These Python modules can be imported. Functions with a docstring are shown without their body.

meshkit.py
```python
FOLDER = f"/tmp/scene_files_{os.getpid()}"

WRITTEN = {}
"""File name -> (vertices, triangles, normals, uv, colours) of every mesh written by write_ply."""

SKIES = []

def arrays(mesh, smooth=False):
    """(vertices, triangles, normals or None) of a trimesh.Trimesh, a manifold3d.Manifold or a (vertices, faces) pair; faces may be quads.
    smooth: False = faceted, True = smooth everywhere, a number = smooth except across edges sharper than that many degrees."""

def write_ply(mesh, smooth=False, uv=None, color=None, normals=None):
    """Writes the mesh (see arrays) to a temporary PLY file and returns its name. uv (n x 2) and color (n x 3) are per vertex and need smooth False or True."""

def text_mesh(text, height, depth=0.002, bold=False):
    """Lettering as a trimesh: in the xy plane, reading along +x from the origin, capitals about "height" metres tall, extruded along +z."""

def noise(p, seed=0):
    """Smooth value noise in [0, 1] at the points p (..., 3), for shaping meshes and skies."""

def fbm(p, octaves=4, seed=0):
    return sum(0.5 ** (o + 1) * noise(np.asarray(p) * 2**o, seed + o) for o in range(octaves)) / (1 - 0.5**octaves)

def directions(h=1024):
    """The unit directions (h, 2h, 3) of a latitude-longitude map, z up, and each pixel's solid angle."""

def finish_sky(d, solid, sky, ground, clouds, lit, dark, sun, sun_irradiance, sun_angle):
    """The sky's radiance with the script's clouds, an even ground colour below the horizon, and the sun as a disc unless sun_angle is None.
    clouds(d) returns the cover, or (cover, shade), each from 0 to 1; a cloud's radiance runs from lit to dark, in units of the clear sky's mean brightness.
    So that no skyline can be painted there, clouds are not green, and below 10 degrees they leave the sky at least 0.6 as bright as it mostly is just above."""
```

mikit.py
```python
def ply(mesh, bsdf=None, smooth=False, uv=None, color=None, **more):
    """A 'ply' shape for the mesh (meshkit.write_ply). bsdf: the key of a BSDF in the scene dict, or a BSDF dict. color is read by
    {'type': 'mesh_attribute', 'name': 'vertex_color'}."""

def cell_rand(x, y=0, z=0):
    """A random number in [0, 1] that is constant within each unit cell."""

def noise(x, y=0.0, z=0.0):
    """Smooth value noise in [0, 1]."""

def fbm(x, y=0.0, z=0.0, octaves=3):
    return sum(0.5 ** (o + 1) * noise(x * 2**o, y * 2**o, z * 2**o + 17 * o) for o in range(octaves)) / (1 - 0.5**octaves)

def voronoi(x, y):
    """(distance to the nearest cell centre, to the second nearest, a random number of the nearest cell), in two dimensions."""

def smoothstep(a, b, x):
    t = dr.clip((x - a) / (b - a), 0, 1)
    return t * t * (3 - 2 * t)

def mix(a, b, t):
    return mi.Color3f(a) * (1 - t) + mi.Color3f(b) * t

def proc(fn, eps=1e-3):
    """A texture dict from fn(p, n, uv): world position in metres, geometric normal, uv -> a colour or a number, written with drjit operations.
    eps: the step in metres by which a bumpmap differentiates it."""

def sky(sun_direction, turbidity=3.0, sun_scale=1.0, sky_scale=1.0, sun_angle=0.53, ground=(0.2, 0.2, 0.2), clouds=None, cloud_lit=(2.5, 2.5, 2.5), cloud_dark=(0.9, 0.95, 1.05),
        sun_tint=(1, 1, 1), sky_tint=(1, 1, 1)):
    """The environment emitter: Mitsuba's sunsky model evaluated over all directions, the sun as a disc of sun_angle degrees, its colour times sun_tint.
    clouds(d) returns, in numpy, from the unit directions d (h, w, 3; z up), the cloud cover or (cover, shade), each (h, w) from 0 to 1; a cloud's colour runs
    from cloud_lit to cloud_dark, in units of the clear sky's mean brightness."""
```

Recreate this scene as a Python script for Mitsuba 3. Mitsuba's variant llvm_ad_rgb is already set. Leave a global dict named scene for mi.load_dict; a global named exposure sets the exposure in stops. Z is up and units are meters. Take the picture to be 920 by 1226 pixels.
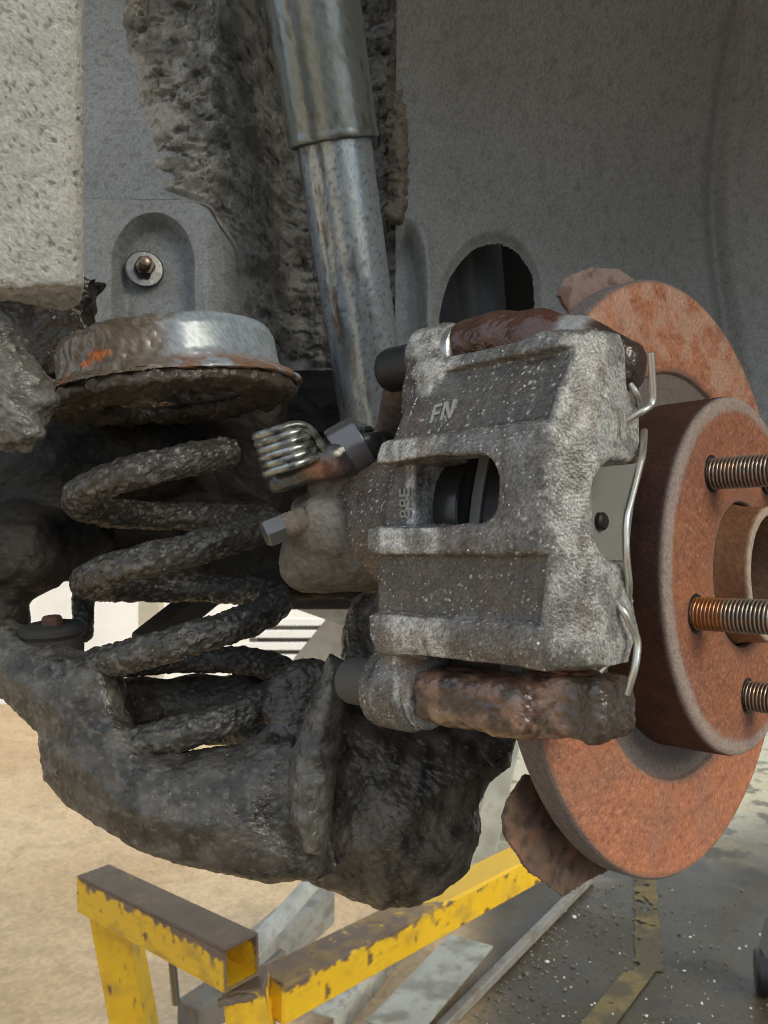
import math, random
import numpy as np, trimesh, mitsuba as mi, drjit as dr, mikit, meshkit
from scipy.spatial import cKDTree
from shapely.geometry import Polygon
T = mi.ScalarTransform4f
scene, labels = {}, {}

# ---------------------------------------------------------------- camera, light, exposure
CAM_H = 1.20                                   # the lens stands 1.2 m above the workshop floor
scene['camera'] = {'type': 'thinlens', 'fov': math.degrees(2 * math.atan(.46)), 'fov_axis': 'x',
                   'to_world': T().look_at(origin=[0, 0, CAM_H], target=[0, 1, CAM_H], up=[0, 0, 1]),
                   'aperture_radius': .0005, 'focus_distance': .36, 'near_clip': .01, 'far_clip': 200.}
scene['sky'] = mikit.sky([.64, -.66, .50], turbidity=3, sun_scale=.25, sun_angle=28, clouds=lambda d: np.ones(d.shape[:2]),
                         cloud_lit=(1.40, 1.60, 1.80), sun_tint=(.90, 1, 1.10), sky_scale=1.0)
exposure = 2.72

# ---------------------------------------------------------------- helpers (millimetres from the lens: x right, y away, z up)
def at(px, py, y): return np.array([(px - 460) * y / 1000, y, (613 - py) * y / 1000])
rng = np.random.default_rng(7)

def key_of(name):
    if name not in scene and name not in labels: return name
    k = 1
    while f'{name}_{k:03d}' in scene or f'{name}_{k:03d}' in labels: k += 1
    return f'{name}_{k:03d}'

def thing(name, label, cat, group=None):
    k = key_of(name); labels[k] = {'label': label, 'category': cat}
    if group: labels[k]['group'] = group
    return k

def ob(name, mesh, mat, parent=None, color=None, smooth=True, label=None, cat=None, group=None, kind=None, grain=.22):
    k = key_of(f'{parent}__{name}' if parent else name)
    if hasattr(mesh, 'vertices'): v, f = np.array(mesh.vertices, float), np.array(mesh.faces)
    else: v, f = np.asarray(mesh[0], float), np.asarray(mesh[1], int)
    if f.shape[1] == 4: f = np.vstack([f[:, [0, 1, 2]], f[:, [0, 2, 3]]])
    if color is not None and smooth is True and len(color) == len(v): color = np.asarray(color) * (1 + grain * rng.uniform(-1, 1, (len(v), 1)) + .5 * grain * (nz(v, 1.6, 1, 77) - .5)[:, None])
    if color is not None and smooth not in (True, False):
        tm = trimesh.graph.smooth_shade(trimesh.Trimesh(v, f, process=False), angle=math.radians(smooth), facet_minarea=None)
        color = np.asarray(color)[cKDTree(v).query(np.array(tm.vertices))[1]]; v, f, smooth = np.array(tm.vertices), np.array(tm.faces), True
    if color is not None and len(color) != len(v): color = np.tile(np.asarray(color)[:1], (len(v), 1))
    scene[k] = mikit.ply((v / 1000 + [0, 0, CAM_H], f), mat, smooth=smooth, color=None if color is None else np.clip(color, 0, 1))
    d = {a: b for a, b in (('label', label), ('category', cat), ('group', group), ('kind', kind)) if b}
    if d: labels[k] = d
    return k

def tris(m):
    v, f = m
    f = np.asarray(f, int)
    return np.asarray(v, float), np.vstack([f[:, [0, 1, 2]], f[:, [0, 2, 3]]]) if f.shape[1] == 4 else f

def normals(v, f):
    n = np.zeros_like(v); fn = np.cross(v[f[:, 1]] - v[f[:, 0]], v[f[:, 2]] - v[f[:, 0]])
    for k in range(3): np.add.at(n, f[:, k], fn)
    return n / np.maximum(np.linalg.norm(n, axis=1, keepdims=True), 1e-12)

def push(m, amount):
    v, f = m
    return v + normals(v, f) * np.asarray(amount).reshape(-1, 1), f

def nz(p, s, o=3, seed=0): return meshkit.fbm(np.asarray(p) / s + 91.3, o, seed)
def sst(a, b, x): t = np.clip((x - a) / (b - a), 0, 1); return t * t * (3 - 2 * t)
def lerp(a, b, t): return np.asarray(a) * (1 - np.asarray(t)[:, None]) + np.asarray(b) * np.asarray(t)[:, None]
def lumps(v, spacing, seed, fill=.55):
    """crumbs stuck to a surface: height 0..1"""
    r = np.random.default_rng(seed); lo, hi = v.min(0), v.max(0)
    cell = np.floor(v / spacing).astype(np.int64)
    _, idx = np.unique(cell[:, 0] * 7919 * 7919 + cell[:, 1] * 7919 + cell[:, 2], return_index=True)
    c = v[idx[r.random(len(idx)) < fill]] + r.normal(0, spacing * .25, (1, 3))
    rad = spacing * r.uniform(.35, .85, len(c))
    d, i = cKDTree(c).query(v)
    return np.sqrt(np.clip(1 - (d / rad[i]) ** 2, 0, 1)), r.random(len(c))[i]

def join(*ms):
    vs, fs, n = [], [], 0
    for m in ms:
        if hasattr(m, 'vertices'): m = (np.array(m.vertices), np.array(m.faces))
        v, f = tris(m); vs.append(v); fs.append(f + n); n += len(v)
    return np.vstack(vs), np.vstack(fs)

# signed distances
def ln(x): return np.sqrt((x * x).sum(-1))
def s_cap(p, a, b, ra, rb=None):
    a, b = np.asarray(a, float), np.asarray(b, float); rb = ra if rb is None else rb
    t = np.clip(((p - a) @ (b - a)) / max((b - a) @ (b - a), 1e-9), 0, 1)
    return ln(p - a - t[:, None] * (b - a)) - (ra + (rb - ra) * t)
def s_chain(p, pts, k=6):
    d = None
    for (a, ra), (b, rb) in zip(pts[:-1], pts[1:]):
        e = s_cap(p, a, b, ra, rb); d = e if d is None else smin(d, e, k)
    return d
def s_box(p, lo, hi, r=0):
    lo, hi = np.asarray(lo, float), np.asarray(hi, float)
    q = np.abs(p - (lo + hi) / 2) - (hi - lo) / 2 + r
    return ln(np.maximum(q, 0)) + np.minimum(q.max(-1), 0) - r
def s_ell(p, c, r):
    r = np.asarray(r, float); q = (p - c) / r; k0 = ln(q); k1 = ln(q / r)
    return k0 * (k0 - 1) / np.maximum(k1, 1e-9)
def s_cyl(p, a, b, r, rnd=0):
    a, b = np.asarray(a, float), np.asarray(b, float); L = np.linalg.norm(b - a); e = (b - a) / L
    h = (p - a) @ e; rad = ln(p - a - h[:, None] * e)
    q = np.stack([rad - r + rnd, np.abs(h - L / 2) - L / 2 + rnd], -1)
    return ln(np.maximum(q, 0)) + np.minimum(q.max(-1), 0) - rnd
def s_poly(q, poly):
    """signed distance to a 2-D outline"""
    P = np.asarray(poly, float); d = np.full(len(q), 1e18); sg = np.ones(len(q))
    for a, b in zip(P, np.roll(P, 1, 0)):
        e = b - a; w = q - a; t = np.clip((w @ e) / (e @ e), 0, 1); d = np.minimum(d, ((w - t[:, None] * e) ** 2).sum(1))
        c1, c2, c3 = q[:, 1] >= a[1], q[:, 1] < b[1], e[0] * w[:, 1] > e[1] * w[:, 0]
        sg = np.where((c1 & c2 & c3) | (~c1 & ~c2 & ~c3), -sg, sg)
    return sg * np.sqrt(d)
def crumbs(m, n, s0, s1, seed, floor=-.3):
    """tiny grains lying on a surface, for grit and for wet glints"""
    r = np.random.default_rng(seed); v, f = tris(m); fn = np.cross(v[f[:, 1]] - v[f[:, 0]], v[f[:, 2]] - v[f[:, 0]]); ar = np.linalg.norm(fn, axis=1); nn = fn / np.maximum(ar[:, None], 1e-12)
    w = ar * (nn[:, 2] > floor) * (nz(v[f[:, 0]], 12, 2, seed) > .47); i = r.choice(len(f), n, p=w / w.sum()); c = v[f[i]].mean(1)
    ico = trimesh.creation.icosphere(subdivisions=0); k = len(ico.vertices); sz = s0 + (s1 - s0) * r.random(n) ** 3
    vv = c[:, None] + nn[i][:, None] * .15 * sz[:, None, None] + np.array(ico.vertices)[None] * sz[:, None, None] * r.uniform(.6, 1.3, (n, 1, 3)) * r.uniform(.8, 1.2, (n, k, 1))
    return vv.reshape(-1, 3), (np.array(ico.faces)[None] + (np.arange(n) * k)[:, None, None]).reshape(-1, 3)
def glint_grit_on(m, n, s0, s1, seed, parent, col=(.55, .54, .51), floor=-.3):  # pale grains of grit that also stand in for wet glints
    g = crumbs(m, n, s0, s1, seed, floor); c = np.repeat(np.array(col) * np.random.default_rng(seed).uniform(.35, 1.2, (n, 1)), len(g[0]) // n, 0)
    ob('grit', g, 'grain', parent, c, smooth=False, kind='stuff')
def smin(a, b, k): h = np.clip(.5 + .5 * (b - a) / k, 0, 1); return b + (a - b) * h - k * h * (1 - h)
def smax(a, b, k): return -smin(-a, -b, k)

def sdf_mesh(f, lo, hi, h, K=8, slack=3):
    """surface nets over the blocks near the surface"""
    lo, hi = np.asarray(lo, float), np.asarray(hi, float)
    nb = np.ceil((hi - lo) / (h * K)).astype(int); n = nb * K
    bc = np.stack(np.meshgrid(*[(np.arange(b) + .5) * K for b in nb], indexing='ij'), -1).reshape(-1, 3) * h + lo
    dc = f(bc).astype(np.float32)
    D = np.repeat(np.repeat(np.repeat(dc.reshape(nb), K, 0), K, 1), K, 2)
    act = np.nonzero(np.abs(dc) < K * h * .9 + slack)[0]
    loc = np.stack(np.meshgrid(*[np.arange(K)] * 3, indexing='ij'), -1).reshape(-1, 3)
    base = np.stack(np.unravel_index(act, nb), -1) * K
    for s in range(0, len(act), 400):
        g = (base[s:s + 400, None] + loc[None]).reshape(-1, 3)
        D[g[:, 0], g[:, 1], g[:, 2]] = f(g * h + lo)
    D[0] = D[-1] = 9; D[:, 0] = D[:, -1] = 9; D[:, :, 0] = D[:, :, -1] = 9
    S = D < 0
    m = n - 1
    cnt = np.zeros(m, np.int8)
    for a, b, c in np.ndindex(2, 2, 2): cnt += S[a:a + m[0], b:b + m[1], c:c + m[2]]
    cells = np.stack(np.nonzero((cnt > 0) & (cnt < 8)), -1)
    num = -np.ones(m, np.int64); num[tuple(cells.T)] = np.arange(len(cells))
    acc, w = np.zeros((len(cells), 3)), np.zeros(len(cells))
    for ax in range(3):
        for o in np.ndindex(2, 2):
            p0 = np.insert(np.array(o), ax, 0); p1 = np.insert(np.array(o), ax, 1)
            d0, d1 = D[tuple((cells + p0).T)], D[tuple((cells + p1).T)]
            x = (d0 < 0) != (d1 < 0); t = np.where(x, d0 / np.where(x, d0 - d1, 1), 0)
            acc += np.where(x[:, None], p0 + t[:, None] * (p1 - p0), 0); w += x
    V = (cells + acc / w[:, None]) * h + lo
    F = []
    for ax in range(3):
        s0 = S[tuple(slice(0, -1) if k == ax else slice(None) for k in range(3))]; s1 = S[tuple(slice(1, None) if k == ax else slice(None) for k in range(3))]
        e = np.stack(np.nonzero(s0 != s1), -1); ins = s0[tuple(e.T)]
        b, c = (ax + 1) % 3, (ax + 2) % 3; eb, ec = np.eye(3, dtype=int)[b], np.eye(3, dtype=int)[c]
        q = np.stack([num[tuple((e - eb - ec).T)], num[tuple((e - ec).T)], num[tuple(e.T)], num[tuple((e - eb).T)]], -1)
        q[~ins] = q[~ins][:, ::-1]; F.append(q)
    F = np.vstack(F)
    return V, np.vstack([F[:, [0, 1, 2]], F[:, [0, 2, 3]]])

def grid(us, vs, fn):
    U_, V_ = np.meshgrid(us, vs, indexing='ij')
    p = fn(U_.ravel(), V_.ravel()); n, m = len(us), len(vs)
    i, j = np.meshgrid(np.arange(n - 1), np.arange(m - 1), indexing='ij')
    return p, np.stack([i * m + j, (i + 1) * m + j, (i + 1) * m + j + 1, i * m + j + 1], -1).reshape(-1, 4)

def spline(pts, n):
    from scipy.interpolate import CubicSpline
    pts = np.asarray(pts, float); t = np.r_[0, np.cumsum(np.linalg.norm(np.diff(pts, axis=0), axis=1))]
    return CubicSpline(t, pts)(np.linspace(0, t[-1], n))

def sweep(path, rad, sides=24, cap=True):
    """round tube along a path, parallel transported; domed ends"""
    p = np.asarray(path, float); n = len(p); rad = np.broadcast_to(rad, (n,)).astype(float)
    t = np.gradient(p, axis=0); t /= np.linalg.norm(t, axis=1, keepdims=True)
    a = np.cross(t[0], [0, 0, 1.] if abs(t[0][2]) < .9 else [1., 0, 0]); a /= np.linalg.norm(a); A_ = []
    for k in range(n):
        a = a - (a @ t[k]) * t[k]; a /= np.linalg.norm(a); A_.append(a)
    A_ = np.array(A_); B_ = np.cross(t, A_); ang = np.arange(sides) * 2 * np.pi / sides
    if cap:
        r0, r1 = rad[0], rad[-1]; s = np.array([1, .8, .45])
        p = np.vstack([p[0] - t[0] * np.array([[.5], [.42], [.25]]) * r0 * .5, p, p[-1] + t[-1] * np.array([[.25], [.42], [.5]]) * r1 * .5])
        rad = np.r_[r0 * .02, r0 * .6, r0 * .88, rad, r1 * .88, r1 * .6, r1 * .02]
        A_ = np.vstack([A_[:1]] * 3 + [A_] + [A_[-1:]] * 3); B_ = np.vstack([B_[:1]] * 3 + [B_] + [B_[-1:]] * 3); n += 6
    v = p[:, None] + rad[:, None, None] * (np.cos(ang)[None, :, None] * A_[:, None] + np.sin(ang)[None, :, None] * B_[:, None])
    i, j = np.meshgrid(np.arange(n - 1), np.arange(sides), indexing='ij'); j2 = (j + 1) % sides
    q = np.stack([i * sides + j, i * sides + j2, (i + 1) * sides + j2, (i + 1) * sides + j], -1).reshape(-1, 4)
    return tris((v.reshape(-1, 3), q[:, ::-1]))

def frame(axis):
    e = np.asarray(axis, float); e /= np.linalg.norm(e)
    x = np.cross([0, 0, 1.], e) if abs(e[2]) < .9 else np.cross([0, 1., 0], e)
    x /= np.linalg.norm(x); return x, np.cross(e, x), e

def lathe(prof, c, axis, sides=96, step=None, a0=0, a1=2 * np.pi):
    """profile of (radius, height) turned about the axis through c; step subdivides the profile"""
    pr = np.asarray(prof, float)
    if step:
        out = [pr[0]]
        for q0, q1 in zip(pr[:-1], pr[1:]):
            k = max(1, int(np.ceil(np.linalg.norm(q1 - q0) / step)))
            out += [q0 + (q1 - q0) * (i + 1) / k for i in range(k)]
        pr = np.array(out)
    x, y, e = frame(axis); full = a1 - a0 > 6.28
    ang = np.linspace(a0, a1, sides + 1)[:sides if full else None]; n, s = len(pr), len(ang)
    v = np.asarray(c) + pr[:, 0][:, None, None] * (np.cos(ang)[None, :, None] * x + np.sin(ang)[None, :, None] * y) + pr[:, 1][:, None, None] * e
    i, j = np.meshgrid(np.arange(n - 1), np.arange(s if full else s - 1), indexing='ij'); j2 = (j + 1) % s
    q = np.stack([i * s + j, i * s + j2, (i + 1) * s + j2, (i + 1) * s + j], -1).reshape(-1, 4)
    return tris((v.reshape(-1, 3), q))

def cbox(size, c, ax=None, bev=1.0):
    """box with bevelled edges; ax = 3x3 rows of its own axes"""
    s = np.asarray(size, float) / 2; pts = []
    for sg in np.ndindex(2, 2, 2):
        g = np.array(sg) * 2 - 1
        for k in range(3):
            q = (s - bev) * g; q[k] = s[k] * g[k]; pts.append(q)
    m = trimesh.convex.convex_hull(np.array(pts)); v = np.array(m.vertices)
    if ax is not None: v = v @ np.asarray(ax)
    return v + np.asarray(c), np.array(m.faces)

def bar(a, b, w, h, up=(0, 0, 1), bev=1.2, ext=0):
    """rectangular bar from a to b, w across, h along up"""
    a, b = np.asarray(a, float), np.asarray(b, float); e = b - a; L = np.linalg.norm(e); e /= L
    s = np.cross(e, up); s /= np.linalg.norm(s); u = np.cross(s, e)
    return cbox((L + ext, w, h), (a + b) / 2, np.array([e, s, u]), bev)

def plate(poly, th, origin, ex, ey, bev=0):
    """flat plate cut to an outline (2-D in ex, ey), th thick along ex x ey"""
    m = trimesh.creation.extrude_polygon(Polygon(poly).buffer(0), th, engine='earcut')
    ex, ey = np.asarray(ex, float), np.asarray(ey, float); ez = np.cross(ex, ey)
    v = np.array(m.vertices)
    return np.asarray(origin) + v[:, :1] * ex + v[:, 1:2] * ey + v[:, 2:3] * ez, np.array(m.faces)

# ---------------------------------------------------------------- materials
VC = {'type': 'mesh_attribute', 'name': 'vertex_color'}
def pbr(col=VC, rough=.6, spec=.5, bump=None, h=0., metallic=0., coat=0., cg=.8, eps=1e-4):
    c = {'type': 'rgb', 'value': list(col)} if isinstance(col, (tuple, list)) else col
    m = {'type': 'principled', 'base_color': c, 'roughness': rough, 'specular': spec, 'metallic': metallic}
    if coat: m |= {'clearcoat': coat, 'clearcoat_gloss': cg}
    if bump is not None: m = {'type': 'bumpmap', 'arbitrary': mikit.proc(bump, eps), 'scale': h, 'bsdf': m}
    return {'type': 'twosided', 'bsdf': m}
nf, fb = mikit.noise, mikit.fbm
def b_fine(p, n, uv): return fb(p.x * 1500, p.y * 1500, p.z * 1500, 2)          # about a millimetre
def b_mud(p, n, uv): return fb(p.x * 420, p.y * 420, p.z * 420, 3)
def b_soft(p, n, uv): return fb(p.x * 160, p.y * 160, p.z * 160, 3)
scene['cast_iron'] = pbr(rough=.33, spec=.6, bump=b_fine, h=.00026)
scene['wet_rust'] = pbr(rough=.22, spec=.6, bump=b_mud, h=.0009, coat=.5)
scene['rust'] = pbr(rough=.72, spec=.35, bump=b_fine, h=.0004)
scene['grit_coat'] = pbr(rough=.8, spec=.25, bump=b_fine, h=.0008)
scene['mud'] = pbr(rough=.6, spec=.35, bump=b_mud, h=.0009)
scene['wet_mud'] = pbr(rough=.30, spec=.5, bump=b_mud, h=.0011)
scene['liner'] = pbr(rough=.5, spec=.4, bump=b_fine, h=.00025)
scene['steel'] = pbr(rough=.23, spec=.6, bump=b_mud, h=.00007, metallic=.6)
scene['bright_steel'] = pbr((.62, .62, .58), rough=.3, metallic=.85)
scene['zinc'] = pbr(rough=.3, spec=.6, metallic=.8, bump=b_mud, h=.0002)
scene['rubber'] = pbr((.012, .012, .013), rough=.45, spec=.5)
scene['paint'] = pbr(rough=.42, spec=.5, bump=b_soft, h=.0004)
scene['grey_paint'] = pbr((.60, .62, .60), rough=.5)
scene['grain'] = pbr(rough=.25, spec=.6)
scene['drop'] = {'type': 'dielectric', 'int_ior': 1.33}
scene['galv'] = pbr(rough=.32, spec=.7, bump=b_mud, h=.0001, metallic=.25)
scene['plain'] = pbr(rough=.75, spec=.3)

def floor_col(p, n, uv):
    a = fb(p.x * 2.2, p.y * 2.2, 3.1, 4); b = fb(p.x * 14, p.y * 14, 8., 3); s = fb(p.x * 90, p.y * 90, 2., 2)
    c = mikit.mix((.50, .355, .21), (.60, .45, .285), mikit.smoothstep(.25, .75, a))
    c = mikit.mix(c, (.33, .235, .14), .3 * mikit.smoothstep(.5, .75, b))
    dark = mikit.smoothstep(-.02, .22, p.x - .10 - .13 * (p.y - 2.2) + .25 * (a - .5))      # oily, wet concrete on the right
    far = mikit.smoothstep(2.6, 3.6, p.y + 1.2 * (a - .5))
    wet = mikit.mix(mikit.mix((.042, .034, .022), (.09, .074, .048), a), (.50, .44, .30), far)
    wet = mikit.mix(wet, (.05, .043, .034), .7 * mikit.smoothstep(.5, .68, b))
    c = mikit.mix(c, wet, dark)
    return c * (.82 + .36 * s)
def floor_rough(p, n, uv):
    a = fb(p.x * 2.2, p.y * 2.2, 3.1, 4); wet = mikit.smoothstep(-.02, .22, p.x - .10 - .13 * (p.y - 2.2) + .25 * (a - .5))
    return .62 - wet * (.12 + .22 * mikit.smoothstep(.4, .6, fb(p.x * 5, p.y * 5, 1.7, 3)))
scene['floor_mat'] = {'type': 'twosided', 'bsdf': {'type': 'principled', 'base_color': mikit.proc(floor_col), 'roughness': mikit.proc(floor_rough), 'specular': .22}}
scene['wall_mat'] = {'type': 'twosided', 'bsdf': {'type': 'principled', 'base_color': mikit.proc(lambda p, n, uv: mikit.mix((.88, .88, .87), (.8, .8, .77), .5 * fb(p.x * 3, p.y * 3, p.z * 5))), 'roughness': .7}}

# ---------------------------------------------------------------- the setting
scene['floor'] = {'type': 'rectangle', 'to_world': T().translate([0, 5, 0]).scale([40, 40, 1]), 'bsdf': {'type': 'ref', 'id': 'floor_mat'}}
labels['floor'] = {'label': 'sandy workshop floor with oily wet concrete on the right', 'kind': 'structure'}
FZ = -CAM_H * 1000
def on_floor(px, py, z=0.): y = (FZ + z) * 1000 / (613 - py); return at(px, py, y)
def wall():
    ob('workshop_wall', cbox((14000, 200, 5200), (-6400, 5300, FZ + 2600), bev=5), 'wall_mat', label='white wall seen far behind through the coil spring', cat='wall', smooth=False)
wall()

# ---------------------------------------------------------------- car body: inner panel, liner, mud
BODY = thing('wheel_arch', 'grey inner wheel arch behind the strut, caked with brown mud', 'wheel arch')
def y_panel(x, z):
    y = 505 + 95 * sst(-110, -55, x)
    q = np.hypot(np.maximum(x + 122, 0) / 28., np.maximum(z - 162, 0) / 33.)
    y = y + 19 * sst(.86, 1.03, q) * sst(-30, -85, x)                         # flat above and beside a raised arch
    r = np.hypot((x + 140) / 23., np.maximum(z - 150, 0) / 29.)
    return y + 15 * sst(1.08, .86, r)                                          # pocket sunk inside it
def panel_pt(x, z): return np.stack([x, y_panel(x, z), z], -1)
xs, zs = np.linspace(-260, 40, 420), np.linspace(60, 400, 430)
m = tris(grid(xs, zs, panel_pt)); v = m[0]
m = push(m, -1.0 * nz(v, 9, 3) - 1.4 * nz(v, 40, 2))
c = lerp((.23, .245, .255), (.31, .33, .345), nz(v, 22, 3)); c = lerp(c, (.13, .115, .10), .4 * sst(.5, .75, nz(v, 3, 3, 4)))
ob('inner_panel', m, 'liner', BODY, c)

def crust_edge(x, z):
    """how far inside the mud crust a point of the panel is (1 = well inside)"""
    X = x + 9 * (nz(np.stack([x, z * 0, z], -1), 22, 3, 2) - .5) * 2
    left = np.interp(z, [100, 160, 190, 203, 250, 312], [-88, -97, -108, -143, -156, -168])
    return sst(0, 15, X - left) * sst(104, 116, z + 10 * (nz(np.stack([x, z * 0, z], -1), 15, 2, 5) - .5) + .35 * (x + 60)) * sst(30, 14, X)
xs, zs = np.linspace(-185, 36, 420), np.linspace(80, 420, 560)
def crust_pt(x, z): return np.stack([x, y_panel(x, z) + 3, z], -1)
m = tris(grid(xs, zs, crust_pt)); v = m[0]; e = crust_edge(v[:, 0], v[:, 2])
L1, r1 = lumps(v, 8, 1, .6); L2, r2 = lumps(v, 3.4, 2, .6); L3, r3 = lumps(v, 2.0, 3, .6)
h = e * (2 + 7 * nz(v, 20, 3) + .9 * L3 * r3 + 3.2 * L1 * (.3 + r1) + 1.5 * L2 * (.3 + r2) + 4 * (nz(v, 5, 3, 3) - .5) - 4.5 * sst(.57, .70, nz(v * [1, 1, 1.6], 11, 3, 8)))
v2 = v.copy(); v2[:, 1] -= h
c = lerp((.17, .162, .147), (.36, .345, .315), sst(.35, .65, nz(v, 14, 4, 6))); c = lerp(c, (.07, .06, .05), .5 * sst(.55, .72, nz(v, 6, 3, 7)))
keep = (e[m[1]] > .02).any(1)
ob('mud_crust', (v2, m[1][keep]), 'mud', BODY, c, label='brown crumbly mud caked on the inner panel beside the strut')

# washer, stud and nut on the panel
pw = at(166, 316, 505); pw[1] = y_panel(np.array([pw[0]]), np.array([pw[2]]))[0] - 3
nrm = np.array([.34, -.93, .10])
m = lathe([(0, -2), (11.2, -2), (11.8, .8), (10.8, 1.8), (0, 2.0)], pw, nrm, 40, 2)
ob('washer', m, 'steel', BODY, lerp((.05, .053, .056), (.18, .192, .20), nz(m[0], 4, 4)), smooth=35)
m = lathe([(0, 2), (6.2, 2), (6.4, 2.6), (6.4, 7), (5.6, 8), (0, 8)], pw, nrm, 6)
ob('nut', m, 'steel', BODY, np.tile([.05, .045, .04], (len(m[0]), 1)), smooth=False)
m = lathe([(0, 7), (3.4, 7)] + [(3.4 - .35 * (k % 2), 8 + .6 * k) for k in range(12)] + [(2.6, 15.4), (0, 15.4)], pw, nrm, 20)
ob('stud', m, 'steel', BODY, lerp((.22, .12, .07), (.4, .33, .27), nz(m[0], 3)))

# the liner on the right: runs back from the strut, then curls forward round the wheel and over it
def y_liner(x, z):
    y = 575 + .52 * (x - 12) * sst(-10, 60, x)
    y = y - 330 * np.clip((x - 235) / 260, 0, 2) ** 2
    y = y - 260 * np.clip((z - 215) / 260, 0, 3) ** 2
    fx = x - (268 + (330 - z) * .14)
    y = y + 16 * np.exp(-(fx / 9) ** 2) + 6 * sst(2, 26, fx)                    # moulded fold near the right edge
    r = np.hypot((x - 15) / 11., np.where(z > 150, (z - 150) / 44., 0))
    y = y + 17 * sst(1.2, .7, r) - 7 * np.exp(-((r - 1.45) / .3) ** 2) * sst(215, 180, z)
    return y
HC, HR = at(586, 372, 610), (36., 51.)
xs, zs = np.r_[np.linspace(8, 320, 420), np.linspace(324, 620, 60)], np.r_[np.linspace(-260, 60, 60), np.linspace(61.5, 440, 320), np.linspace(446, 640, 30)]
m = tris(grid(xs, zs, lambda x, z: np.stack([x, y_liner(x, z), z], -1))); v = m[0]
q = np.hypot((v[:, 0] - HC[0] - .18 * (v[:, 2] - HC[2])) / HR[0], (v[:, 2] - HC[2]) / HR[1]) + .05 * (nz(v, 14, 2) - .5)
m = (v + np.stack([0 * q, -.6 * nz(v, 30, 2) - 5 * nz(v, 120, 2) + 9 * sst(1.16, 1.0, q), 0 * q], -1), m[1][(q[m[1]] > 1).all(1) & (v[m[1]][:, :, 2] > -112).all(1)])
c = lerp((.29, .308, .306), (.37, .39, .388), nz(v, 46, 4)); c = lerp(c, (.20, .17, .14), .5 * sst(120, 300, v[:, 2] + .25 * v[:, 0] + 110 * (nz(v, 90, 3, 9) - .5))); c = c * (1 - .14 * sst(.5, .75, nz(v * [1, 1, .6], 6, 4, 21)))[:, None]
c = lerp(c, (.23, .23, .225), .3 * sst(.5, .8, nz(v, 5, 3, 3)))
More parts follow.
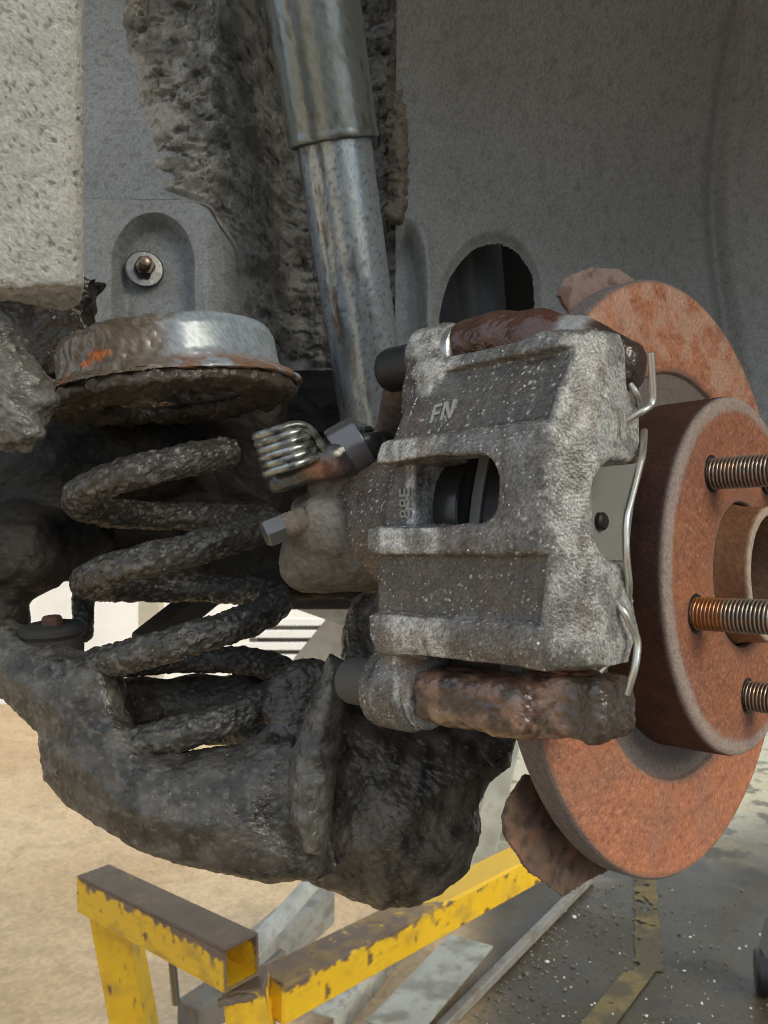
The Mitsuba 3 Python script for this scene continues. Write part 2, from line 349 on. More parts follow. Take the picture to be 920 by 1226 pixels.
ob('liner', m, 'liner', BODY, c, label='smooth dusty grey arch liner behind the disc')
# the edge of the liner is a torn crust of mud
pth = spline([at(478, -60, 565), at(482, 40, 562), at(474, 120, 562), at(478, 200, 565), at(470, 262, 566)], 160)
m = sweep(pth, 7, 28); v = m[0]; L1, r1 = lumps(v, 6, 5, .7)
m = push(m, 3.5 * L1 + 7 * (nz(v, 9, 3) - .5))
ob('mud_edge', m, 'mud', BODY, lerp((.12, .10, .08), (.24, .20, .16), nz(v, 8)))
# behind the hole a bare tube, and a black sheet put in for the cavity's shade
m = sweep([at(540, 230, 700), at(556, 430, 700)], 38, 48); v = m[0]
ob('filler_tube', m, 'plain', BODY, lerp((.10, .12, .13), (.055, .048, .042), sst(.35, .65, nz(v, 14, 4))))
ob('black_backing', cbox((500, 12, 520), (100, 860, 160), bev=3), 'rubber', BODY)
# unseen roof, floor pan and side of the body, added to block light
m = tris(grid(np.linspace(-900, 620, 12), np.linspace(330, 900, 10), lambda x, y: np.stack([x, y, 470 + 40 * sst(330, 700, y) + 0 * x], -1)))
ob('unseen_arch_roof', m, 'liner', BODY, np.tile([.12, .12, .115], (len(m[0]), 1)))
ob('unseen_floor_pan', cbox((1500, 900, 30), (-560, 1020, 40), bev=6), 'rubber', BODY)
ob('unseen_side_panel', cbox((620, 30, 420), (-640, 560, 240), bev=6), 'rubber', BODY)

# ---------------------------------------------------------------- pale splash guard, top left
GUARD = thing('splash_guard', 'pale grey grit-covered splash guard filling the top left corner', 'splash guard')
def f_guard(p):
    d = s_box(p, (-330, 322, 70), (-117, 362, 420), 11)
    d = smax(d, ((p[:, 0] + 115) * 40 + (p[:, 1] - 322) * 17) / 43.5, 5)
    d = smax(d, -(p[:, 2] - 88 - 3 * (nz(p, 4, 2, 3) - .5) - .03 * (p[:, 0] + 118) - 4 * (nz(p, 14, 2) - .5)), 3)
    return d
m = sdf_mesh(f_guard, (-200, 312, 78), (-108, 372, 260), .85); v = m[0]
L1, r1 = lumps(v, 4.2, 11, .4); L2, r2 = lumps(v, 2.6, 12, .45)
m = push(m, .35 * L1 * r1 + .35 * L2 * r2 + .9 * (nz(v, 2.6, 2) - .5) - .8 * sst(.60, .74, nz(v * [1.5, 1, 1.1], 2.6, 4, 9)))
c = lerp((.34, .34, .325), (.48, .478, .455), nz(v, 9, 3)); c = lerp(c, (.15, .135, .115), .7 * sst(.62, .74, nz(v * [1.5, 1, 1.1], 2.6, 4, 9)))
ob('guard_face', m, 'grit_coat', GUARD, c)
FLAP_P = np.array([at(x, y, 338)[[0, 2]] for x, y in [(-60, 335), (20, 335), (17, 412), (30, 424), (46, 446), (57, 478), (47, 498), (43, 520), (22, 533), (-60, 548)]])
def f_flap(p):
    q = p[:, [0, 2]] + np.stack([nz(p, 7, 3, 2) - .5, nz(p, 7, 3, 3) - .5], -1) * 7
    dp = s_poly(q, FLAP_P); t = 4 + 8 * np.sqrt(np.clip(-dp / 12, 0, 1))
    return smax(dp, (np.abs(p[:, 1] - 348 - .15 * (p[:, 2] - 60)) - t) * .8, 3) + 2.0 * (nz(p, 8, 3) - .5)
m = sdf_mesh(f_flap, (-205, 318, 12), (-120, 375, 110), 1.0); v = m[0]
L1, r1 = lumps(v, 3.2, 13, .5)
L2, r2 = lumps(v, 1.8, 14, .5)
m = push(m, .9 * L1 * r1 + .5 * L2 * r2 + 1.5 * (nz(v, 2.6, 2) - .5))
c = lerp((.06, .058, .055), (.17, .168, .162), nz(v, 5, 4)); c = lerp(c, (.05, .045, .04), .7 * sst(.58, .7, nz(v, 4, 2, 3)))
ob('mud_lump', m, 'wet_mud', GUARD, c, label='grey lump of wet mud below the guard at the left edge')

GAP_P = np.array([at(x, y, 440)[[0, 2]] for x, y in [(-10, 330), (112, 330), (106, 352), (96, 372), (108, 388), (130, 399), (60, 450), (-10, 440)]])
m = sdf_mesh(lambda p: smax(s_poly(p[:, [0, 2]] + 9 * (nz(p, 9, 3) - .5)[:, None], GAP_P), np.abs(p[:, 1] - 452) - 9, 4) * .8 + 5 * (nz(p, 10, 3) - .5), (-235, 425, 55), (-130, 480, 150), 1.5)
ob('gap_shade', push(m, 2.5 * (nz(m[0], 5, 3) - .5)), 'wet_mud', GUARD, lerp((.008, .007, .006), (.035, .028, .023), nz(m[0], 9, 3)), label='near-black slab standing in for the shade of the gap under the guard')  # shade of the gap, built as a near-black slab

# ---------------------------------------------------------------- shock absorber
SHOCK = thing('shock_absorber', 'long steel shock absorber leaning down behind the brake caliper', 'shock absorber')
S0, S1 = at(372, -20, 460), at(452, 530, 548); se = (S1 - S0) / np.linalg.norm(S1 - S0); SL = np.linalg.norm(S1 - S0)
k = 95
m = lathe([(22.0, -60), (22.0, SL + 30), (0, SL + 32)], S0, se, 160, 1.4); v = m[0]
m = push(m, .5 * (nz(v, 5, 3) - .5)); hgt = (v - S0) @ se
fx_, fy_, _ = frame(se); an_ = np.arctan2((v - S0) @ fy_, (v - S0) @ fx_); q = np.stack([an_ * 22, hgt * .16, 0 * an_], -1)
side = (v[:, 0] - S0[0] - se[0] * hgt) / 21
c = lerp((.36, .42, .48), (.48, .55, .61), nz(q, 9, 3)); streak = .85 * sst(.50, .70, nz(q * [1, 1.6, 1], 5, 5, 3) - .19 * side - .04)
c = lerp(c, (.11, .088, .072), .85 * streak); c = lerp(c, (.15, .075, .045), .6 * sst(.60, .70, nz(q, 3, 4, 8)) * sst(.3, -.3, side)); c = lerp(c, (.05, .05, .05), .5 * sst(.62, .72, nz(v, 1.8, 2, 9)))
ob('damper_body', m, 'steel', SHOCK, c, grain=.12)
d0 = np.linalg.norm(at(404, 172, 491) - S0)
m = lathe([(24.2, -80), (24.2, d0 - 1), (25.4, d0), (26.6, d0 - 1), (26.6, d0 - 3), (26.2, d0 - 6), (26.0, -80)], S0, se, 120, 2.5); v = m[0]
c = lerp((.21, .235, .228), (.28, .305, .295), nz(v * [1, 1, .4], 12, 4)); c = lerp(c, (.11, .105, .085), .6 * sst(.56, .7, nz(v * [1, 1, .5], 5, 3, 5)))
ob('dust_tube', push(m, .3 * (nz(v, 3.5, 2) - .5)), 'steel', SHOCK, c, grain=.12, label='wider grey-green dust tube round the top of the shock absorber')

# ---------------------------------------------------------------- coil spring and its upper seat
ex_, ey_, ez_ = frame((-.12, .02, 1.)); ez_ = ez_
AX = np.array([-.12, .02, 1.]); AX /= np.linalg.norm(AX)
X1 = np.array([1, 0, .12]); X1 /= np.linalg.norm(X1); Y1 = np.cross(AX, X1)
SC = np.array([-110., 428, 24.])
th = np.radians(np.linspace(-38, -38 - 360 * 4.0, 1300)); turn = (np.radians(-38) - th) / (2 * np.pi)
pth = SC + 46 * (np.cos(th)[:, None] * X1 + np.sin(th)[:, None] * Y1) - AX * (40.5 * turn)[:, None]
m = sweep(pth, 8.0, 64); v = m[0]
L1, r1 = lumps(v, 3.2, 21, .5); L2, r2 = lumps(v, 1.8, 22, .5)
m = push(m, 1.1 * L1 * r1 + .8 * L2 * r2 + 3.0 * (nz(v, 7, 3) - .5) + .9 * (nz(v, 2.2, 2, 4) - .5))
c = lerp((.018, .0165, .015), (.05, .047, .043), nz(v, 8, 3)); c = lerp(c, (.13, .125, .118), .8 * sst(.55, .68, nz(v, 2.4, 2, 5)) + .26 * nz(v, 4, 3, 15))
ob('coil_spring', m, 'wet_mud', None, c, label='thick coil spring coated in black wet mud, left of the caliper', cat='coil spring')

glint_grit_on(m, 600, .2, .5, 93, 'coil_spring', (.30, .29, .28))
SEAT = thing('spring_seat', 'rusty inverted steel cup holding the top of the coil spring', 'spring seat')
CC = at(205, 462, 432)
prof = [(20, 26), (48, 26), (53, 24), (55.5, 19), (56.5, 6), (58.5, 2), (63, 0), (67, -2.5), (68, -5), (66, -6), (58, -4), (54, -2), (53, 4), (51, 20), (20, 22)]
m = lathe(prof, CC, AX, 260, 1.5); v = m[0]
flange = sst(56, 60, ln((v - CC) - ((v - CC) @ AX)[:, None] * AX)); X_ = (v[:, 0] - CC[0])
muddy = sst(24, 4, X_ + 16 * (nz(v, 14, 3) - .5)); L1, r1 = lumps(v, 4.5, 31, .6)
m = push(m, muddy * (1.8 * L1 * r1 + 2.4 * nz(v, 6, 3)) + .6 * flange * L1 + flange * 3 * (nz(v, 9, 3) - .4))
c = lerp((.27, .33, .39), (.38, .44, .50), nz(v, 9, 3)); c = lerp(c, (.26, .15, .10), flange * sst(.4, .6, nz(v, 7, 3, 6) + .12))
c = lerp(c, lerp((.12, .102, .086), (.27, .23, .19), nz(v, 5, 4, 2)), muddy)
hh = (v - CC) @ AX
c = lerp(c, (.55, .17, .05), sst(.53, .60, nz(v * [.5, 1, 1.4], 9, 4, 12) + .14 * np.exp(-((hh - 5) / 4.5) ** 2) - .10) * sst(-45, -30, X_) * sst(-8, -16, X_) * sst(13, 8, hh))
ob('cup', m, 'galv', SEAT, c)
CUP = m
r = np.random.default_rng(8); vv, ff, nn = [], [], 0; drop = trimesh.creation.icosphere(subdivisions=2); NN = normals(*CUP)
ok = np.nonzero((CUP[0][:, 0] - CC[0] > 0) & (CUP[0][:, 1] < CC[1]) & (((CUP[0] - CC) @ AX) > 8))[0]
for i in r.choice(ok, 60):
    z_ = .25 + 1.2 * r.random() ** 3; vv.append(CUP[0][i] + np.array(drop.vertices) * z_ * [1, 1, 1.15]); ff.append(np.array(drop.faces) + nn); nn += len(drop.vertices)
ob('water_drop', (np.vstack(vv), np.vstack(ff)), 'drop', SEAT, kind='stuff')
def f_under(p):
    q = p - CC; h_ = q @ AX; r_ = ln(q - h_[:, None] * AX)
    d = np.maximum(np.abs(r_ - 50) - 14, np.abs(h_ + 7.5 + 2.5 * (nz(p, 10, 2) - .5)) - 1.5 - 8 * (nz(p, 12, 3, 4) - .34))
    return d * .7
m = sdf_mesh(f_under, CC - [76, 76, 34], CC + [76, 76, 14], 1.3); v = m[0]
L1, r1 = lumps(v, 4, 33, .6)
m = push(m, 1.3 * L1 * r1 + 3 * (nz(v, 5, 2) - .5))
ob('mud_rim', m, 'wet_mud', SEAT, lerp((.035, .03, .026), (.10, .085, .07), nz(v, 9, 3)), label='ragged rim of mud hanging under the spring seat')

# ---------------------------------------------------------------- muddy subframe behind, control arm below
def f_sub(p):
    d = s_box(p, (-420, 510, -44), (-62, 560, 92), 14); d = smin(d, s_box(p, (-90, 582, -50), (-8, 625, 100), 14), 12)  # second box added to back the darkness beside the strut
    d = smin(d, s_chain(p, [(at(-60, 620, 470), 36), (at(60, 570, 480), 30), (at(190, 540, 500), 24)], 14), 16)
    d = smin(d, s_chain(p, [(at(-80, 690, 430), 18), (at(20, 660, 440), 22), (at(90, 640, 470), 20)], 14), 14)
    d = smin(d, s_chain(p, [(at(-90, 745, 430), 18), (at(-10, 742, 432), 16), (at(16, 738, 434), 8)], 8), 8)
    d = smin(d, s_chain(p, [(at(250, 660, 520), 22), (at(330, 690, 500), 14), (at(420, 700, 480), 10)], 10), 10)
    return d + 7 * (nz(p, 24, 3) - .5)
m = sdf_mesh(f_sub, (-260, 380, -75), (40, 640, 140), 2.1); v = m[0]
L1, r1 = lumps(v, 8, 41, .5)
m = push(m, 1.6 * L1 * r1 + 3 * (nz(v, 7, 3) - .5))
ob('rear_subframe', m, 'mud', None, lerp((.008, .0075, .007), (.03, .027, .024), nz(v, 14, 3)), label='muddy subframe behind the coil spring, coloured near black for the shade there', cat='subframe')  # colour lowered to near black to carry the cavity's shade

ARM = thing('control_arm', 'broad lower suspension arm buried under dark wet mud', 'suspension arm')
def dish(px, depth): return np.array([at(x, y, depth(x))[[0, 2]] for x, y in px])
def d_arm(x): return 368 + .26 * max(0, 170 - x)
ARM_PX = [(-90, 742), (0, 742), (30, 772), (98, 788), (122, 800), (138, 858), (165, 903), (215, 911), (275, 903), (325, 882), (352, 884), (366, 950), (392, 1040), (380, 1056), (320, 1056), (232, 1040), (132, 1000), (76, 966), (50, 934), (40, 882), (0, 842), (-90, 800)]
ARM_P = dish(ARM_PX, d_arm)
LOBE_P = dish([(392, 800), (430, 835), (500, 862), (560, 868), (624, 884), (612, 920), (588, 938), (574, 965), (577, 992), (562, 1038), (532, 1062), (502, 1077), (455, 1081), (415, 1070), (372, 1055), (356, 1030), (352, 980), (372, 900)], lambda x: 395)
RIDGE_P = dish([(392, 788), (416, 800), (412, 860), (404, 920), (398, 985), (388, 1030), (362, 1022), (342, 985), (344, 915), (366, 850)], lambda x: 356)
def f_lobe(p):
    dp = s_poly(p[:, [0, 2]], LOBE_P); t = 8 + 32 * np.sqrt(np.clip(-dp / 46, 0, 1)) ** 1.1; yc = 402 + .10 * (p[:, 2] + 130)
    d = smax(dp, (np.abs(p[:, 1] - yc) - t) * .65, 8)
    d = smin(d, s_cap(p, at(470, 760, 430), at(505, 850, 430), 26, 34), 14)
    d = smax(d, -s_chain(p, [(at(418, 840, 352), 3), (at(418, 920, 345), 5), (at(412, 1000, 348), 4)], 2), 7)
    dr_ = s_poly(p[:, [0, 2]], RIDGE_P); t = 4 + 9 * np.sqrt(np.clip(-dr_ / 9, 0, 1)); q = smax(dr_, (np.abs(p[:, 1] - 367 - .12 * (p[:, 2] + 90)) - t) * .8, 8)
    d = smin(d, q, 9)
    d = smin(d, s_cyl(p, at(368, 842, 404), at(368, 842, 378), 20, 6), 3)
    return d + 2.6 * (nz(p, 24, 3) - .5) + 1.6 * (nz(p, 10, 2, 3) - .5)
def f_arm(p):
    dp = s_poly(p[:, [0, 2]], ARM_P); xx = p[:, 0] * 1000 / p[:, 1] + 460
    yc = 378 + .26 * np.clip(170 - xx, 0, 400) + .12 * (p[:, 2] + 120)
    t = 7 + 15 * np.sqrt(np.clip(-dp / 26, 0, 1)); d = smax(dp, (np.abs(p[:, 1] - yc) - t) * .75, 7)
    d = smax(d, -s_chain(p, [(at(46, 826, 386), 4), (at(66, 870, 376), 4.5), (at(84, 945, 364), 5), (at(118, 985, 354), 5), (at(200, 1022, 350), 4)], 2), 5)      # groove above the lower lip
    d = smin(d, s_chain(p, [(at(100, 760, 455), 5), (at(100, 700, 470), 6)], 4), 6)
    d = smin(d, s_chain(p, [(at(160, 850, 470), 16), (at(235, 845, 482), 15), (at(310, 838, 480), 15), (at(345, 850, 460), 13)], 10), 10)      # back of the spring pan
    d = smin(d, s_chain(p, [(at(120, 830, 415), 13), (at(115, 850, 440), 14), (at(160, 850, 470), 16)], 10), 10)
    d = d + 2.2 * (nz(p, 22, 3) - .5); near = p[:, 0] > -78; e = np.full(len(p), 60.); e[near] = f_lobe(p[near]) + 2.2 if near.any() else 60.
    return smin(d, e, 12)
m = sdf_mesh(f_arm, (-260, 335, -190), (60, 515, -25), 1.15); v = m[0]
L1, r1 = lumps(v, 4.5, 51, .35); L2, r2 = lumps(v, 2.2, 52, .4)
m = push(m, .4 * L1 * r1 + .45 * L2 * r2 + 1.0 * (nz(v, 5, 3) - .5) + .8 * (nz(v, 2.4, 2, 6) - .5))
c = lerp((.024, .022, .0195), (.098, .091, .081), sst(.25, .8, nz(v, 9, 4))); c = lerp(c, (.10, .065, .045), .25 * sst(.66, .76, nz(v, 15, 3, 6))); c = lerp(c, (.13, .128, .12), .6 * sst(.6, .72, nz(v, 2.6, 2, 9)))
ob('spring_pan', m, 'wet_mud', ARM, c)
glint_grit_on(m, 300, .2, .5, 91, ARM, (.22, .21, .20))
m = sdf_mesh(f_lobe, (-62, 335, -205), (75, 475, -35), 1.05); v = m[0]
L1, r1 = lumps(v, 5, 55, .5); L2, r2 = lumps(v, 2.4, 56, .5); st = nz(v * [1, 1, .45], 4, 3, 3)
m = push(m, .4 * L1 * r1 + .4 * L2 * r2 + 2.2 * (st - .5))
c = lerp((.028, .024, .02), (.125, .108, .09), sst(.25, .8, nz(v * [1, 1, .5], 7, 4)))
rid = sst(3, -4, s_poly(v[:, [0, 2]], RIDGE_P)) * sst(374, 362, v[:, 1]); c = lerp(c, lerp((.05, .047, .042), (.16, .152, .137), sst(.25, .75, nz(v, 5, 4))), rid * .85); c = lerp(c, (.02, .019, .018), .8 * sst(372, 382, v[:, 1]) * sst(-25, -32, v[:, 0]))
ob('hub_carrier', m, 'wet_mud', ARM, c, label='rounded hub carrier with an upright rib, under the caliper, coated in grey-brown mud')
glint_grit_on(m, 250, .2, .5, 92, ARM, (.22, .20, .18))

# rubber buffer on the arm
BUF = thing('rubber_buffer', 'round black rubber buffer with rusty bolt, left of the coil spring', 'rubber buffer')
bc = at(64, 776, 424)
m = lathe([(0, -3), (14.5, -3), (15, 0), (14, 6), (14.6, 7), (16.2, 8.5), (16.2, 10.5), (14.5, 12), (0, 12.5)], bc, (-.02, -.08, 1), 60, 2)
ob('pad', push(m, .35 * (nz(m[0], 4) - .5)), 'plain', BUF, np.tile([.035, .035, .036], (len(m[0]), 1)), smooth=35)
m = lathe([(0, 12), (5.4, 12), (5.4, 15), (4.4, 16.5), (0, 17)], bc, (-.02, -.08, 1), 8, None)
ob('bolt_head', m, 'rust', BUF, np.tile([.09, .05, .04], (len(m[0]), 1)), smooth=False)
ob('tie_link', bar(at(168, 775, 560), at(262, 700, 600), 14, 20, up=(0, -.3, 1), bev=2), 'plain', None, color=None if False else np.tile([.06, .058, .055], (len(cbox((1, 1, 1), (0, 0, 0), bev=.2)[0]), 1)), smooth=False,
   label='dark diagonal strap seen between the coils of the spring', cat='strap')

# ---------------------------------------------------------------- brake: axis A points outboard, W away from the hub towards the caliper
ph = .761; HUB = np.array([134.6, 373.5, -27.3]); A = np.array([math.cos(ph), -math.sin(ph), .035]); A /= np.linalg.norm(A)
W = np.array([-math.sin(ph), -math.cos(ph), 0]); Z = -np.cross(W, A)
if Z[2] < 0: Z = -Z
R3 = np.array([A, Z, W])
def loc(q): return np.asarray(q, float) @ R3 + HUB
def face(px, py, u):                                      # where a line of sight meets the plane u in front of the disc
    d = at(px, py, 1.); s = ((HUB + u * A) @ A) / (d @ A); p = s * d - HUB
    return np.array([u, p[2], p @ W])

DISC = thing('brake_disc', 'rusty orange brake disc with a raised hat, at the right edge', 'brake disc')
def rusty(v, seed=0, k=1.):
    r = ln((v - HUB) - ((v - HUB) @ A)[:, None] * A)[:, None] * [1., 0, 0]
    c = lerp((.345, .135, .078), (.415, .172, .102), nz(v, 18, 3, seed)); c = lerp(c, (.20, .075, .052), .6 * sst(.5, .74, nz(v, 2.6, 3, seed + 1)))
    c = lerp(c, (.60, .33, .21), .4 * sst(.56, .72, nz(v, 1.5, 2, seed + 2))); c = lerp(c, (.50, .19, .09), .3 * sst(.5, .7, nz(v, 13, 3, seed + 3))); c = lerp(c, (.25, .15, .125), .3 * sst(.48, .7, nz(v, 30, 3, seed + 4)))
    return c * k * (1 - .16 * sst(.5, .8, nz(r, 1.3, 2, seed + 6)))[:, None]
m = lathe([(60, -11), (128.6, -11), (130, -10), (130, -1.6), (129, -.4), (127, 0), (92, 0), (90, -.6), (89, -2.6), (79, -2.8), (72, -2)], HUB, A, 1000, .75); v = m[0]
r_ = ln((v - HUB) - ((v - HUB) @ A)[:, None] * A); u_ = (v - HUB) @ A
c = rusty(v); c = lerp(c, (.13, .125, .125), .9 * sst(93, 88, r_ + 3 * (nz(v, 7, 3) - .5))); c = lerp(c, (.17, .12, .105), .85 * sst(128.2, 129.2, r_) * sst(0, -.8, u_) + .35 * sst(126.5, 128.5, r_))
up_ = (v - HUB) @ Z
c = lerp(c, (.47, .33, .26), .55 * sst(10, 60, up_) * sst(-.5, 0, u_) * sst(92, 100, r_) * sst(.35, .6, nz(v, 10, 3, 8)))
m = push(m, .12 * (nz(v, 2, 2) - .5))
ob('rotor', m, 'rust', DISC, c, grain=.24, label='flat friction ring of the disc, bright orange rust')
m = lathe([(75.6, -3), (75.8, 23), (75.2, 25), (73.6, 26), (36, 26), (31, 25.4), (30, 22)], HUB, A, 640, .75); v = m[0]
r_ = ln((v - HUB) - ((v - HUB) @ A)[:, None] * A); u_ = (v - HUB) @ A
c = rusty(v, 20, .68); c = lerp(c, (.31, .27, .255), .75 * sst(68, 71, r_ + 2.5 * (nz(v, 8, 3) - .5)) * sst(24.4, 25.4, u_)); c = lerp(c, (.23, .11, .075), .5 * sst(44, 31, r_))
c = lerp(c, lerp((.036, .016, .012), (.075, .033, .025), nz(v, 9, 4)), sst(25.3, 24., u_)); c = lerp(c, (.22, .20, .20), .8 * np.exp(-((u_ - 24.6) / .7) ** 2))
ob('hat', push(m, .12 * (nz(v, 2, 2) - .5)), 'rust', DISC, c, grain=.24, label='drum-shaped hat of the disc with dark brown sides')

HUBT = thing('wheel_hub', 'wheel hub in the centre of the disc with threaded wheel studs', 'wheel hub')
m = lathe([(29.8, 22), (28.9, 25.5), (28.6, 27.5), (28.4, 37.2), (27.8, 38), (25.0, 38), (24.6, 37.2), (24.4, 16), (14, 13), (0, 13)], HUB, A, 140, 1.2); v = m[0]
r_ = ln((v - HUB) - ((v - HUB) @ A)[:, None] * A); u_ = (v - HUB) @ A
c = lerp((.15, .075, .04), (.30, .15, .075), nz(v, 9, 4)); c = lerp(c, (.40, .33, .28), .85 * sst(36.8, 37.7, u_)); c = lerp(c, (.13, .10, .08), .85 * sst(24.7, 24.3, r_))
ob('centre_ring', push(m, .2 * (nz(v, 2.5) - .5)), 'rust', HUBT, c)
for k, a_ in enumerate((126, 194, 269, 342, 54)):
    o = loc((25., 51.5 * math.sin(math.radians(a_)), -51.5 * math.cos(math.radians(a_)))); x, y, e = frame(A)
    Ls, pitch = (30.5, 1.5); us, an = np.linspace(0, Ls, 170), np.linspace(0, 2 * np.pi, 41)
    def stud_pt(u, a):
        tw = np.abs(((u / pitch + a / (2 * np.pi)) % 1) * 2 - 1); r = 6.5 - .9 * (1 - sst(.1, .8, tw)); r = np.where(u < 1.2, 6.0, r); r = np.minimum(r, 6.4 - np.clip(u - Ls + 1.8, 0, 9) * .9)
        return o + r[:, None] * (np.cos(a)[:, None] * x + np.sin(a)[:, None] * y) + u[:, None] * e
    m = tris(grid(us, an, stud_pt)); m = join(m, lathe([(5.0, Ls), (4.4, Ls + .1), (0, Ls + .1)], o, A, 40))
    v = m[0]; u = (v - o) @ A; rr = ln(v - o - u[:, None] * e)
    c = lerp((.07, .06, .052), (.36, .32, .27), sst(5.6, 6.5, rr)); tint = (sst(16, 10, u) * .75 if k == 1 else 0 * u + .1) + .2 * sst(.5, .6, nz(v, 5)); c = lerp(c, (.42, .17, .06), np.clip(tint, 0, 1))
    if k == 1: c = lerp(c, (.62, .50, .33), sst(Ls - 2, Ls - .5, u))
    ob('wheel_stud', m, 'steel', HUBT, c, label=('wheel stud with orange rust on its inner threads' if k == 1 else None))
    ob('stud_hole', lathe([(6.0, .1), (7.5, .35), (7.7, .1)], o + 1.0 * A, A, 36), 'rubber', HUBT)

# ---------------------------------------------------------------- caliper
CAL = thing('brake_caliper', 'grey cast-iron brake caliper with an oval window, in the centre', 'brake caliper')
def wb(v): return 150 - 11 * np.clip((v - 44) / 36, 0, 2) ** 1.5 - 5 * np.clip((-12 - v) / 12, 0, 2) ** 2
def f_cal(p):
    u, v, w = p.T; top = wb(v)
    ul_ = -51 + 19 * np.clip((v - 30) / 62, 0, 1.2)
    br = s_box(p, (-80, -21, 120), (34, 82, 190), 0)
    br = np.maximum(np.maximum(br, (w - top) * .9), ul_ - u)
    out = np.maximum(s_box(p, (12, -19, 104), (34.5, 83, 156), 6), np.interp(v, [-20, -12, 8, 14, 40, 50, 62, 85], [113, 113, 120, 120, 104, 104, 104, 112]) - w); out = smax(out, (w - top) * .9, 2)
    d = smin(br, out, 5)
    d = smax(d, (.80 * (u - 25) + .60 * (w - top)), 4)                                   # broad bevel to the outboard face
    for (v0, v1, dep, u1) in ((54.5, 77, 4.2, 24), (-7, 13.5, 4.0, 21)):                # sunk fields between raised bands
        q = np.maximum(np.maximum(v0 - v, v - v1), u - u1 - .12 * (v - v0)); d = smax(d, -smax(q, (top - dep) - w, 2), 2.6)
    hous = s_cyl(p, (-98, 26, 108), (-40, 26, 108), 30, 6); hous = smin(hous, s_box(p, (-50, -20, 100), (-30, 80, 134), 6), 8)
    d = smin(d, hous, 6)
    # pin bosses
    d = smin(d, s_cyl(p, (-46, 86, 122), (-29, 86, 122), 12.5, 3), 5); d = smin(d, s_cap(p, (-37, 82, 124), (-28, 70, 132), 8, 10), 6)
    d = smin(d, s_cyl(p, (-64, -38.5, 131), (-44, -38.5, 131), 14, 3), 6)
    d = smin(d, s_cyl(p, (-42, -38.5, 131), (-38.5, -38.5, 131), 12.5, 1.5), 1.5); d = smin(d, s_cap(p, (-52, -34, 131), (-40, -16, 132), 11, 11), 8)
    # room for the pads and disc, window, outboard cut
    d = smax(d, -s_box(p, (-27, -70, 0), (15.5, 120, 135), 3), 2)
    d = smax(d, -s_box(p, (-34, 23.5, 60), (7.5, 46, 200), 9), 1.5)
    d = smax(d, -s_box(p, (-36.5, 24, 60), (-20, 45.5, 200), 2), 1)
    d = smax(d, -smax(s_box(p, (-120, 23.5, 128), (-10, 46, 200), 3), 139.5 - w, 2), 2)
    d = smax(d, -s_box(p, (8, 11, 0), (90, 42, 137), 10), 3)
    d = smax(d, -s_box(p, (8, 62, 0), (90, 140, 114), 7), 4)
    d = smax(d, -s_box(p, (8, -60, 0), (90, -15, 116), 6), 4)
    return d
m = sdf_mesh(f_cal, (-104, -58, 72), (42, 104, 160), .58); v = m[0]; n_ = normals(*m)
L1, r1 = lumps(v, 3.4, 61, .35); L2, r2 = lumps(v, 1.7, 62, .35)
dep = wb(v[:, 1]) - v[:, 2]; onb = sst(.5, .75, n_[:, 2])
fl = 1 - .55 * sst(.4, .8, n_[:, 0]); m = push(m, fl * (.15 * L1 * r1 + .2 * L2 * r2 + .22 * (nz(v, 1.4, 2) - .5)) + .8 * (nz(v, 12, 2) - .5))
c = lerp((.095, .093, .09), (.20, .198, .192), nz(v, 4, 4))
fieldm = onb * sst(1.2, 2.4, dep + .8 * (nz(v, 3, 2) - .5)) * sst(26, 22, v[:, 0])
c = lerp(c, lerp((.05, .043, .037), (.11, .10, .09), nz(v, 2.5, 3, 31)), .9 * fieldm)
c = lerp(c, (.33, .337, .335), .8 * sst(.40, .75, n_[:, 0]))  # outboard faces coloured paler, as the side towards the light
band = onb * sst(2.0, .6, dep) * (1 - fieldm) * sst(-46, -43, v[:, 0]) * sst(-12, -20, v[:, 0] + 5 * (nz(v, 5, 2) - .5)) * sst(.25, .5, nz(v, 6, 3, 41) + .12)
c = lerp(c, (.46, .455, .43), .85 * band); c = lerp(c, (.55, .56, .57), .9 * sst(-41.5, -40, v[:, 0]) * sst(-35.5, -36.5, v[:, 0]) * sst(23, 26, v[:, 1]) * sst(47, 45, v[:, 1]) * onb)
drip = sst(.5, .68, nz(v * [1, .16, .16], 3.0, 4, 33)) * sst(.95, .3, n_[:, 0]); c = lerp(c, (.05, .042, .036), .6 * drip * sst(.35, .6, nz(v, 14, 2, 34)))
c = lerp(c, (.045, .038, .032), .5 * sst(.5, .62, nz(v, 7, 4, 61)))
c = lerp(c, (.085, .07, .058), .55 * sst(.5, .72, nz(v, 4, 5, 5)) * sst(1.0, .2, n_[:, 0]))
c = lerp(c, (.48, .48, .46), .85 * sst(.70, .78, nz(v, 1.0, 2, 9)))  # light grey grains that also stand in for wet sparkle
c = lerp(c, (.20, .155, .11), .8 * sst(-52, -60, v[:, 0]) * sst(140, 125, v[:, 2]))
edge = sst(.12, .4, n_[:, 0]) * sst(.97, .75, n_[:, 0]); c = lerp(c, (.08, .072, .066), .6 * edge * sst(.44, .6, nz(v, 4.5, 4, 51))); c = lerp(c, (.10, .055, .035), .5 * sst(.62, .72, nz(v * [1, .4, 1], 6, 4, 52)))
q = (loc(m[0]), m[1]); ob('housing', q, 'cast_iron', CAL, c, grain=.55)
glint_grit_on(q, 1300, .15, .42, 94, CAL, (.6, .6, .59), -.6)
def raised(text, height, org, ex, ey, dep=1.0):
    t = meshkit.text_mesh(text, height, dep, bold=True); q = np.array(t.vertices); ez = np.cross(ex, ey)
    return org + q[:, :1] * ex + q[:, 1:2] * ey + (q[:, 2:3]) * ez, np.array(t.faces)
